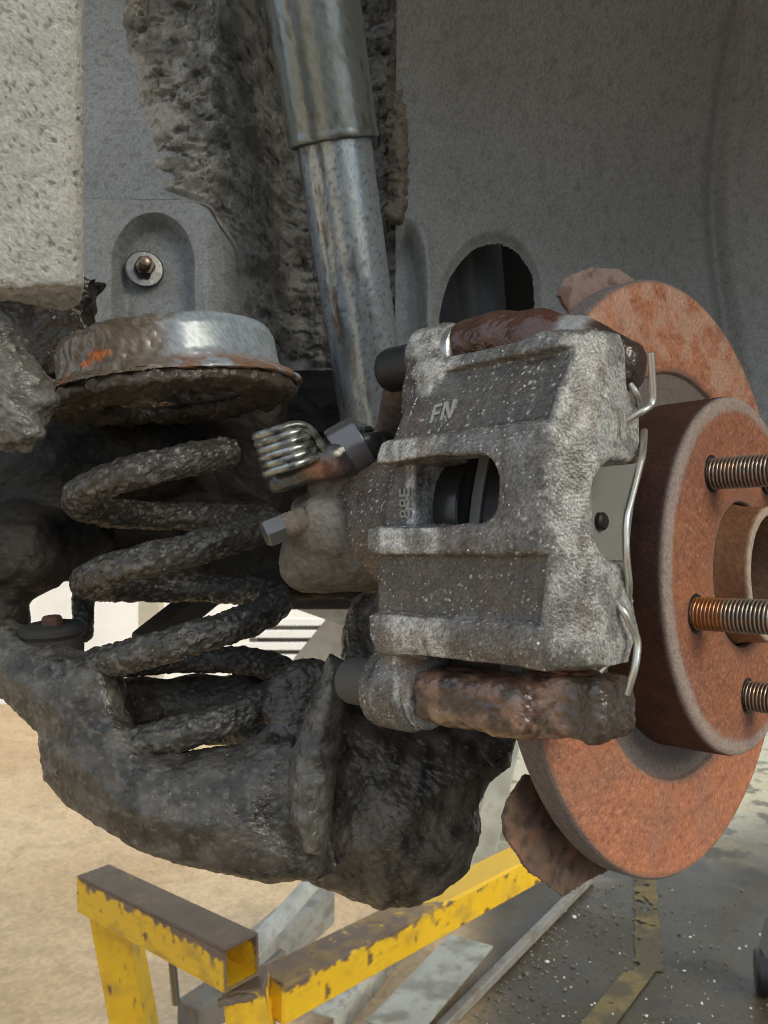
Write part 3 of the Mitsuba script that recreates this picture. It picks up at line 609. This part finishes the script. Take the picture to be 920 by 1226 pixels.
m = raised('FN', 6.2, np.array([-26.5, 58.8, wb(61.) - 5.0]), np.array([.92, .10, -.02]), np.array([.26, .95, -.13]), 2.0)
ob('cast_mark', (loc(m[0]), m[1]), 'cast_iron', CAL, np.tile([.33, .33, .32], (len(m[0]), 1)), smooth=False, label='raised cast letters on the upper field of the caliper')
m = raised('88E', 4.8, np.array([-38.5, 26, 138.7]), np.array([0, .92, 0]), np.array([-1., 0, 0]), 1.8)
ob('cast_mark', (loc(m[0]), m[1]), 'cast_iron', CAL, np.tile([.24, .23, .215], (len(m[0]), 1)), smooth=False, label='small sideways cast characters left of the window')
# rubber boots over the guide pins and the collar
for (a, b, r, nm) in (((-66, 85.5, 122), (-45, 85.5, 122), 8.8, 'u'), ((-83, -37, 131), (-62, -37, 131), 9.2, 'l')):
    a, b = loc(a), loc(b)
    m = lathe([(0, 0), (r - 2.4, .3), (r - .8, 1.6), (r, 4), (r, 21.5), (r - .5, 22.5), (0, 22.5)], a, b - a, 60)
    if nm == 'u': ob('pin_boot', m, 'rubber', CAL, smooth=50)
    else: ob('pin_boot', m, 'mud', CAL, np.tile([.085, .08, .072], (len(m[0]), 1)), smooth=50)
m = lathe([(6, -32), (9.5, -32), (10.8, -30), (10.8, -26.0), (9.4, -25), (6, -24.5)], loc((0, 86, 122)), A, 50)
ob('pin_collar', m, 'zinc', CAL, np.tile([.42, .44, .46], (len(m[0]), 1)), smooth=40)
m = lathe([(0, 0), (22, 0), (23.5, 1), (24, 3), (24, 24)], loc((-25.5, 28, 106)), -A, 90)
ob('piston', m, 'steel', CAL, np.tile([.05, .05, .05], (len(m[0]), 1)), smooth=40)
# bleed screw and its boss at the inboard end
def f_inb(p):
    d = s_box(p, at(346, 702, 338), at(455, 592, 338) + [0, 40, 0], 7); d = smin(d, s_box(p, at(364, 660, 324), at(414, 597, 324) + [0, 20, 0], 4), 3); d = smin(d, s_cap(p, at(372, 625, 334), at(404, 630, 334), 8.0, 8.5), 5)
    d = smin(d, s_cap(p, at(395, 575, 340), at(450, 580, 345), 9, 12), 6); d = smin(d, s_cap(p, at(370, 672, 342), at(450, 665, 340), 12, 14), 8)
    return d + 1.4 * (nz(p, 8, 3) - .5)
m = sdf_mesh(f_inb, (-55, 300, -45), (25, 395, 30), 1.0); v = m[0]
c = lerp((.065, .057, .047), (.165, .148, .124), nz(v, 6, 4)); c = lerp(c, (.30, .29, .265), .6 * np.exp(-(ln(v - at(392, 612, 320)) / 11) ** 2)); c = lerp(c, (.07, .06, .05), .6 * sst(.56, .7, nz(v, 5, 3, 4)))
ob('cylinder_end', push(m, .8 * (nz(v, 2.5, 2) - .5)), 'mud', CAL, c, label='brown cylinder end of the caliper next to the spring')
b0, b1 = at(317, 640, 322), at(368, 620, 328); be = (b1 - b0) / np.linalg.norm(b1 - b0)
m = lathe([(0, 0), (5.2, 0), (5.8, .7), (5.8, 7.5), (0, 7.6)], b0, be, 6)
SCREW = ob('bleed_screw', m, 'steel', CAL, np.tile([.15, .155, .16], (len(m[0]), 1)), smooth=False, label='bleed screw pointing left towards the coil spring')
m = lathe([(4.2, 7)] + [(5.2 - .4 * (k % 2), 7.6 + .75 * k) for k in range(14)], b0, be, 24)
ob('thread', m, 'rust', SCREW, lerp((.09, .075, .06), (.22, .19, .16), nz(m[0], 2, 3)))

# ---------------------------------------------------------------- carrier bracket, pads, spring clip
CAR = thing('caliper_bracket', 'rust-brown wet bracket arms above and below the caliper', 'bracket')
def f_up(p):
    d = s_chain(p, [((-23, 89, 122), 9.4), ((-10, 88, 122), 9.4), ((6, 85, 122), 9.6), ((20, 81.5, 120), 8.2)], 5)
    d = smin(d, s_chain(p, [((20, 83, 120), 7.6), ((26, 79, 114), 6.5), ((30, 76, 110), 6.5)], 4), 4)
    d = smin(d, s_box(p, (25, 66.5, 103), (35.5, 81, 117), 4), 5)
    return d + 1.2 * (nz(p, 6, 3) - .5)
m = sdf_mesh(f_up, (-42, 60, 92), (52, 104, 138), .8); v = m[0]
c = lerp((.035, .015, .012), (.105, .042, .028), nz(v, 6, 4)); c = lerp(c, (.30, .31, .32), .85 * sst(15, 19, v[:, 0] + 5 * (nz(v, 6) - .5)) * sst(28, 24, v[:, 0])); c = lerp(c, (.035, .024, .02), .85 * sst(24, 28, v[:, 0]))
ob('upper_arm', (loc(push(m, .5 * (nz(v, 3, 3) - .5))[0]), m[1]), 'wet_rust', CAR, c)
def f_lo(p):
    u, v, w = p.T
    d = s_box(p, (-38, -46, 124), (10, -27, 144), 6)
    d = smin(d, s_box(p, (2, -45.5, 112), (33, -25.5, 137), 5), 5)
    d = smax(d, -s_cyl(p, (21, -70, 141), (24, 0, 141), 6.5), 5)
    return d + 1.8 * (nz(p, 7, 3) - .5)
m = sdf_mesh(f_lo, (-46, -54, 104), (42, -16, 152), .8); v = m[0]
c = lerp((.04, .026, .021), (.21, .115, .08), sst(.25, .75, nz(v, 5, 4))); c = lerp(c, (.30, .21, .13), .6 * sst(.52, .66, nz(v, 5, 3, 3)) * sst(-36, -42, v[:, 1])); c = lerp(c, (.04, .035, .032), .85 * sst(17, 23, v[:, 0] + 4 * (nz(v, 5, 2) - .5))); c = lerp(c, (.34, .25, .21), .6 * sst(.5, .66, nz(v, 4, 3, 17)) * np.exp(-((v[:, 0] - 12) / 8) ** 2))
L1, r1 = lumps(v, 3, 71, .4); q = push(m, .5 * L1 * r1 + .9 * (nz(v, 3, 3) - .5))
ob('lower_arm', (loc(q[0]), q[1]), 'wet_rust', CAR, c)
m = push(sdf_mesh(lambda p: smin(s_chain(p, [((-36, -36, 131), 9), ((-70, -32, 110), 12), ((-95, 10, 80), 14), ((-88, 60, 90), 12), ((-56, 86, 120), 8)], 6), s_cap(p, (-38, -30, 114), (-18, -24, 112), 9), 3), (-120, -64, 60), (-4, 108, 150), 2.0), 0)  # last capsule added to fill the slit above the lower arm with dark
ob('back_plate', (loc(m[0]), m[1]), 'mud', CAR, lerp((.07, .05, .04), (.13, .10, .08), nz(m[0], 9)))

def pad(name, label, up0, up1, lu0, lu1):
    P = thing(name, label, 'brake pad', None)
    an = np.linspace(math.radians(-6), math.radians(34), 14)
    outl = [(80 * math.sin(a), 80 * math.cos(a)) for a in an] + [(126 * math.sin(a), 126 * math.cos(a)) for a in an[::-1]]
    m = plate(outl, up1 - up0, loc((up0, 0, 0)), Z, W)
    ob('backing_plate', m, 'plain', P, np.tile([.20, .20, .195], (len(m[0]), 1)), smooth=False)
    m = plate([(x * .97 + .7, y * .97 + 2.5) for x, y in outl], lu1 - lu0, loc((lu0, 0, 0)), Z, W)
    ob('friction_lining', m, 'rubber', P, smooth=False)
    return P
PO = pad('brake_pad', 'outer brake pad glimpsed through the notch in the caliper beside the hat', 9.5, 14.3, .4, 9.3)
m = lathe([(0, 0), (2.6, 0), (3.2, -.0), (3.2, 1.6), (2.4, 2.4), (0, 2.5)], loc(face(718, 626, 14.4)), A, 24)
ob('rivet', m, 'rubber', PO, smooth=40)
PI = pad('brake_pad', 'inner brake pad seen edge-on through the oval window of the caliper', -25, -20.4, -20.2, -11.4)

CLIP = thing('retaining_clip', 'bright bent wire clip hooked along the outer edge of the caliper', 'wire clip')
def wire(pts, r=1.15, n=90): return sweep(spline(np.array([loc(face(*q)) for q in pts]), n), r, 12)
def wire_l(pts, r=1.15):                                        # straight runs with small bends
    q = np.array([loc(face(*p)) for p in pts]); out = [q[0]]
    for a, b, c_ in zip(q[:-2], q[1:-1], q[2:]):
        ra = min(3.2, .4 * np.linalg.norm(b - a)); rb = min(3.2, .4 * np.linalg.norm(c_ - b)); p0 = b + (a - b) / np.linalg.norm(a - b) * ra; p1 = b + (c_ - b) / np.linalg.norm(c_ - b) * rb
        out += [(1 - t) ** 2 * p0 + 2 * t * (1 - t) * b + t * t * p1 for t in np.linspace(0, 1, 7)]
    return sweep(np.array(out + [q[-1]]), r, 12)
m = join(wire_l([(780, 428, 43), (783, 488, 41), (771, 497, 40), (750, 508, 34.5)]), wire_l([(747, 453, 32), (764, 477, 36), (768, 499, 33)]), wire_l([(772, 520, 33), (770, 550, 37), (750, 626, 38), (750, 668, 38), (754, 706, 37), (751, 740, 32)]))
ob('wire', m, 'bright_steel', CLIP)
m = join(wire_l([(736, 722, 34), (748, 738, 38), (765, 772, 39), (761, 806, 39), (751, 836, 36)]), wire_l([(748, 745, 34), (742, 775, 33), (730, 796, 31), (718, 808, 29)]))
ob('wire_hook', m, 'bright_steel', CLIP)

# ---------------------------------------------------------------- handbrake lever and its return spring
LEV = thing('handbrake_lever', 'dark steel handbrake lever behind the caliper with a rusty patch', 'lever')
l0, l1, l2 = at(345, 578, 335), at(392, 553, 332), at(432, 528, 336)
m = sdf_mesh(lambda p: smax(smin(s_chain(p, [(l0, 8.0), (l1, 10.2), (l2, 10.2)], 5), s_cap(p, at(418, 520, 340), at(455, 530, 350), 6, 6), 5), np.abs((p - l1) @ np.array([-.25, -.1, .96]) - 0) - 7, 2.5) + .8 * (nz(p, 6, 2) - .5), (-60, 305, -5), (15, 370, 50), .8); v = m[0]
c = lerp((.045, .046, .047), (.11, .11, .112), nz(v, 7, 3)); rp = np.exp(-(ln((v - at(388, 562, 325)) * [1, .5, 1.8]) / 8.5) ** 4); c = lerp(c, lerp((.16, .055, .04), (.30, .20, .16), nz(v, 2.5)), rp)
ob('arm', m, 'steel', LEV, c)
m = lathe([(9.2, -6.5), (10.6, -6), (10.9, -5), (10.9, 5), (10.6, 6), (9.2, 6.5)], at(419, 536, 334), l2 - l0, 48, 2)
ob('sleeve', m, 'steel', LEV, np.tile([.16, .155, .165], (len(m[0]), 1)), smooth=40)
m = lathe([(0, 0), (6, 0), (6.5, 1), (6.5, 3), (5, 4), (0, 4.2)], at(428, 520, 342), (0.1, -.25, 1), 6)
ob('bolt_head', m, 'steel', LEV, np.tile([.12, .115, .11], (len(m[0]), 1)), smooth=False)
SP = np.array([-.26, -.12, 1.]); SP /= np.linalg.norm(SP); sx, sy, _ = frame(SP)
th = np.linspace(0, 2 * np.pi * 5.4, 300); o = at(349, 560, 322)
pth = o + 10.0 * (np.cos(th + 2.4)[:, None] * sx + np.sin(th + 2.4)[:, None] * sy) + SP * (np.linspace(0, 1, 300) * 15.5)[:, None]
tail = spline([pth[-1], at(378, 522, 318), at(388, 540, 322), at(398, 552, 326)], 24)[1:]
m = sweep(np.vstack([pth, tail]), 1.6, 14); v = m[0]
ob('return_spring', m, 'zinc', None, lerp((.26, .28, .27), (.42, .44, .43), nz(v, 6, 2)) * (1 - .7 * sst(.45, .65, nz(v, 3, 4, 4)))[:, None], label='small tight silver torsion spring beside the handbrake lever', cat='spring')

# ---------------------------------------------------------------- rusted dust shield behind the disc
SHD = thing('dust_shield', 'rusted remains of the dust shield sticking out behind the disc', 'dust shield')
def shield(pxs, u, seed):
    q = np.array([face(x, y, u) for x, y in pxs]); poly = Polygon(q[:, 1:]).buffer(0); r = np.random.default_rng(seed)
    ring = np.array([poly.exterior.interpolate(s).coords[0] for s in np.linspace(0, poly.length, 220)[:-1]]) + r.normal(0, .22, (219, 2))
    P = Polygon(ring).buffer(0); lo, hi = np.array(P.bounds[:2]), np.array(P.bounds[2:])
    m = trimesh.creation.extrude_polygon(P, 1.5, engine='earcut'); m = m.subdivide_to_size(1.8); q = np.array(m.vertices); f = np.array(m.faces)
    v = np.stack([u + q[:, 2] * 1., q[:, 0], q[:, 1]], -1); v = loc(v); v = v + A * (2.5 * (nz(v, 22, 2, seed) - .5) + .5 * (nz(v, 4, 2, seed) - .5))[:, None]
    return v, f
m = shield([(605, 955), (628, 925), (690, 930), (740, 1000), (722, 1040), (700, 1052), (672, 1070), (630, 1040), (604, 1000), (600, 975)], -22, 3); v = m[0]
cc = lerp((.10, .068, .054), (.19, .125, .095), nz(v, 7, 4)); cc = lerp(cc, (.03, .024, .022), .65 * sst(.4, .75, nz(v, 3.5, 5))); cc = lerp(cc, (.30, .15, .10), .5 * sst(.55, .7, nz(v, 10, 3, 5)))
ob('lower_plate', m, 'rust', SHD, cc * (1 + .25 * rng.uniform(-1, 1, (len(v), 1))), smooth=30)
m = shield([(667, 350), (676, 330), (705, 319), (738, 321), (757, 334), (770, 350), (740, 420), (690, 390)], -22, 5); v = m[0]
cc = lerp((.20, .14, .125), (.34, .27, .25), nz(v, 10, 4)); cc = lerp(cc, (.10, .055, .045), .7 * sst(.5, .7, nz(v, 7, 3)))
ob('upper_plate', m, 'rust', SHD, cc * (1 + .25 * rng.uniform(-1, 1, (len(v), 1))), smooth=30)

# ---------------------------------------------------------------- yellow stand on the floor
ST = thing('work_stand', 'yellow steel tube stand with worn brown top edges, below the car', 'stand')
def paint_tube(m, zt, seed, step=4.):
    tm = trimesh.Trimesh(m[0], m[1], process=False).subdivide_to_size(step); v, f = np.array(tm.vertices), np.array(tm.faces)
    c = lerp((.74, .44, .012), (.80, .52, .03), nz(v, 40, 3, seed)); w = sst(-6, -3, (v[:, 2] - zt) + 22 * (nz(v * [1, 1, .5], 11, 4, seed) - .5)); w = np.maximum(w, .85 * sst(.60, .66, nz(v * [1, 1, .35], 8, 4, seed + 9)) * sst(-26, -8, v[:, 2] - zt))
    c = lerp(c, lerp((.11, .075, .055), (.19, .14, .11), nz(v, 30, 3)), w); c = lerp(c, (.40, .25, .05), .55 * sst(.5, .75, nz(v, 26, 5, seed + 5))); c = lerp(c, (.12, .07, .04), .9 * sst(.68, .74, nz(v * [1, 1, .6], 12, 5, seed + 3))); c = lerp(c, (.25, .15, .06), .2 * sst(.6, .75, nz(v * [.35, .35, 1.6], 7, 4, seed + 6)))
    return (v, f), c
def tube_open(a, b, w, h, t=3.5, bev=1.5):
    """hollow square tube from a (open end) to b: four walls"""
    a, b = np.asarray(a, float), np.asarray(b, float); e = (b - a) / np.linalg.norm(b - a); s = np.cross(e, [0, 0, 1]); s /= np.linalg.norm(s); u = np.cross(s, e)
    return join(bar(a + u * (h - t) / 2, b + u * (h - t) / 2, w, t, bev=.9), bar(a - u * (h - t) / 2, b - u * (h - t) / 2, w, t, bev=.9),
                bar(a + s * (w - t) / 2, b + s * (w - t) / 2, t, h - 2 * t, bev=.3), bar(a - s * (w - t) / 2, b - s * (w - t) / 2, t, h - 2 * t, bev=.3))
Y0 = 880.; zt = at(0, 1134, Y0)[2]
r0 = at(290, 1153, Y0); r1 = at(112, 1063, (zt - 24) / (613 - 1063) * 1000)
m = tube_open(r0, r1, 46, 46); m, c = paint_tube(m, zt - 1, 1); c = lerp(c, (.14, .10, .075), .9 * sst(3.5, 1.0, (m[0] - r0) @ ((r1 - r0) / np.linalg.norm(r1 - r0)) + 3 * (nz(m[0], 4) - .5))); ob('top_rail', m, 'paint', ST, c, smooth=False)
# the far leg splays; the near leg stands under the open tube end
m, c = paint_tube(bar(r1 + [22, 6, -24.], r1 + [150, 10, FZ - r1[2] + 6], 46, 46, up=(0, 1, 0)), 1e4, 2, 8.); ob('leg', m, 'paint', ST, c, smooth=False)
m, c = paint_tube(bar(r0 + [2, 12, -23.6], r0 + [90, 20, FZ - r0[2] + 6], 44, 44, up=(0, 1, 0)), zt - 42, 3, 7.); ob('leg', m, 'paint', ST, c, smooth=False)
wl = np.array([[x, r0[1] - 12 + .4 * x, zt - 47 + 1.2 * math.sin(x * 1.7)] for x in np.linspace(-22, 22, 40)]) + [r0[0] + 2, 0, 0]
ob('weld_bead', push(sweep(wl, 4.2, 12), 1.6 * (nz(sweep(wl, 4.2, 12)[0], 3, 2) - .5)), 'rust', ST, np.tile([.17, .13, .10], (len(sweep(wl, 4.2, 12)[0]), 1)))
b0 = at(322, 1195, 905); b1 = at(640, 1008, 1270); b1[2] = b0[2] - 2
m, c = paint_tube(bar(b0, b1, 50, 44, bev=3), b0[2] + 22, 4)
wear = sst(.62, .35, (m[0][:, 1] - 905) / 365 + .5 * (nz(m[0], 40, 3) - .5)); yel = lerp((.74, .44, .012), (.80, .52, .03), nz(m[0], 40)); top = sst(b0[2] + 12, b0[2] + 19, m[0][:, 2])
c = np.where(((1 - wear) * top > .5)[:, None], yel, c)
ob('beam', m, 'paint', ST, c, smooth=False, label='long yellow beam running to the right with flaking paint')

# grey steel sections lying on the floor
def dirty(m, col, step=14, k=1.):
    tm = trimesh.Trimesh(*tris(m), process=False).subdivide_to_size(step * .6); v = np.array(tm.vertices); c = lerp(np.array(col) * .72, np.array(col) * 1.15, nz(v, 70, 4))
    c = lerp(c, (.075, .062, .048), k * .55 * sst(.4, .8, nz(v, 40, 6, 4))); c = lerp(c, (.20, .12, .07), k * .5 * sst(.60, .70, nz(v, 16, 4, 8)))
    return (v, np.array(tm.faces)), c
def channel(a, b, w, h, col, label, cat='steel channel', grp=None):
    a, b = np.asarray(a, float), np.asarray(b, float); e = (b - a) / np.linalg.norm(b - a); s = np.cross(e, [0, 0, 1]); s /= np.linalg.norm(s)
    k = thing('steel_channel', label, cat, grp)
    m = join(bar(a + [0, 0, h / 2], b + [0, 0, h / 2], 5, h, bev=.8), bar(a + s * (w / 2) + [0, 0, h - 2.4], b + s * (w / 2) + [0, 0, h - 2.4], w, 5, bev=.8))
    m, c = dirty(m, col); ob('section', m, 'plain', k, c, smooth=False)
channel(on_floor(540, 1150), on_floor(440, 1260), -120, 70, (.33, .34, .30), 'pale grey steel channel on the floor right of the yellow beam')
channel(on_floor(400, 1105, 60), on_floor(310, 1190, 60), 90, 90, (.26, .26, .24), 'dark grooved steel section behind the open yellow tube end')
channel(on_floor(505, 1120), on_floor(400, 1250), 70, 60, (.40, .41, .37), 'light steel angle standing under the middle of the yellow beam', 'steel angle')
m = bar(on_floor(706, 1052, 15), on_floor(520, 1240, 15), 26, 26, bev=4)
m, c = dirty(m, (.22, .215, .195)); ob('floor_rail', m, 'plain', None, c, smooth=False, label='thin grey steel rail running across the dirty floor', cat='rail')
p0, p1 = at(300, 1140, 1450), at(425, 1000, 1900)
m = sweep([p0, p1], 17, 28)
m, c = dirty(m, (.46, .48, .46), 20, .6); ob('steel_pipe', m, 'plain', None, c, label='light grey steel pipe slanting behind the yellow rail', cat='pipe')
m = bar(on_floor(225, 1222, 90), on_floor(330, 1150, 90), 70, 70, bev=3)
m, c = dirty(m, (.14, .135, .12)); ob('floor_beam', m, 'plain', None, c, smooth=False, label='dark grey beam on the floor under the yellow rail', cat='beam')
h0 = at(206, 1148, 1150)
m = join(sweep([h0, h0 + [6, 0, -62]], 5.5, 14), lathe([(0, 0), (9, 0), (9, 8), (0, 8)], h0, (0, 0, 1), 6))
ob('long_bolt', m, 'steel', None, np.tile([.20, .19, .18], (len(m[0]), 1)), smooth=40, label='long grey bolt standing behind the yellow rail', cat='bolt')

# painted line, debris and the shape at the right edge
m = tris(grid(np.linspace(0, 1, 160), np.linspace(-1, 1, 14), lambda t, s: np.stack([on_floor(775, 1000)[0] * 0 + (1 - t) * on_floor(772, 1040)[0] + t * on_floor(778, 1165)[0] + (30 + 12 * nz(np.stack([60 * t, s * 3, 0 * t], -1), 2, 3)) * s, (1 - t) * on_floor(772, 1040)[1] + t * on_floor(778, 1165)[1], 0 * t + FZ + 4], -1)))
m2 = tris(grid(np.linspace(0, 1, 160), np.linspace(-1, 1, 14), lambda t, s: np.stack([(1 - t) * on_floor(778, 1150)[0] + t * on_floor(700, 1250)[0] + 42 * s, (1 - t) * on_floor(778, 1150)[1] + t * on_floor(700, 1250)[1], 0 * t + FZ + 4.6], -1)))
m = join(m, m2); cen = m[0][m[1]].mean(1); m = (m[0], m[1][nz(cen, 55, 4, 3) < .60])
ob('painted_line', m, 'plain', 'floor', lerp((.15, .115, .05), (.085, .07, .042), sst(.4, .6, nz(m[0], 60, 3))), label='faded yellow line painted on the wet floor')
r = np.random.default_rng(5); ico = trimesh.creation.icosphere(subdivisions=0)
gv, gf, gc, nn = [], [], [], 0
for k in range(1200):
    if k < 800: t = r.random() ; q = on_floor(700, 1060) * (1 - t) + on_floor(540, 1250) * t + [r.exponential(130), 0, 0]; s = 1.0 + r.exponential(1.4)
    else: q = on_floor(r.uniform(640, 930), 1060 + 190 * r.beta(2, 1.3)); s = 1.2 + r.exponential(1.1)
    v = np.array(ico.vertices) * s * r.uniform(.5, 1.2, 3) * r.uniform(.8, 1.2, (12, 1)); v[:, 2] *= .7
    gv.append(v + [q[0], q[1], FZ + s * .4]); gf.append(np.array(ico.faces) + nn); nn += 12
    pale = r.random() < (.03 if k < 800 else .25); gc.append(np.tile([.75, .74, .70] if pale else np.array([.15, .13, .10]) * r.uniform(.5, 1.5), (12, 1)))
ob('floor_grit', (np.vstack(gv), np.vstack(gf)), 'plain', None, np.vstack(gc), smooth=False, label='grit and pale crumbs scattered over the wet floor', cat='grit', kind='stuff')

CAST = thing('trolley_foot', 'dark grey wheeled trolley foot cut off by the right edge near the floor', 'trolley foot')
q = on_floor(915, 1190)
m = join(lathe([(0, -20), (48, -20), (55, -12), (55, 12), (48, 20), (0, 20)], q + [0, 0, 56], (.9, -.3, 0), 36))
ob('wheel', m, 'rubber', CAST, smooth=35)
m = join(bar(q + [12, -6, 60], q + [40, -6, 190], 46, 60, bev=6))
ob('fork', m, 'plain', CAST, np.tile([.14, .135, .13], (len(m[0]), 1)), smooth=False)

# behind the coil spring: grey frame and a slatted crate
m = cbox((105, 90, 1500), (at(181, 0, 4200)[0], 4200, FZ + 750), bev=4)
ob('door_post', m, 'plain', None, np.tile([.48, .44, .36], (24, 1)), smooth=False, label='beige upright post against the white wall behind the spring', cat='post')
FR = thing('trestle_frame', 'pale grey tube frame seen under the subframe behind the spring', 'frame')
m, c = dirty(bar(at(300, 690, 1200), at(425, 735, 1250), 40, 44, bev=3), (.50, .50, .46), 12, .7); ob('rail', m, 'plain', FR, c, smooth=False)
m, c = dirty(bar(at(436, 722, 1240), at(330, 850, 1320), 52, 40, up=(0, -1, .3), bev=3), (.66, .68, .67), 12, .4); ob('leg', m, 'plain', FR, c, smooth=False)
m, c = dirty(bar(at(606, 880, 1500), at(566, 1060, 1500), 46, 60, up=(0, -1, 0), bev=3), (.50, .52, .48), 12, .5); ob('steel_post', m, 'plain', None, c, smooth=False, label='pale grey slanting post between the hub carrier and the disc', cat='post')
CR = thing('slatted_crate', 'cream slatted crate far behind between spring and caliper', 'crate')
for k in range(6):
    z = at(0, 744 + 14.5 * k, 3000)[2]
    ob('slat', cbox((330, 22, 26), (at(350, 0, 3000)[0], 2990, z), bev=2), 'wall_mat', CR, smooth=False)
for s in (-1, 1):
    z0 = at(0, 835, 3000)[2]
    ob('post', cbox((30, 30, at(0, 735, 3000)[2] - FZ), (at(350, 0, 3000)[0] + s * 140, 3020, (at(0, 735, 3000)[2] + FZ) / 2), bev=2), 'plain', CR, color=np.tile([.2, .18, .15], (24, 1)), smooth=False)
ob('back_board', cbox((300, 8, 460), (at(350, 0, 3000)[0], 3045, FZ + 560), bev=1), 'plain', CR, color=np.tile([.16, .14, .12], (24, 1)), smooth=False)
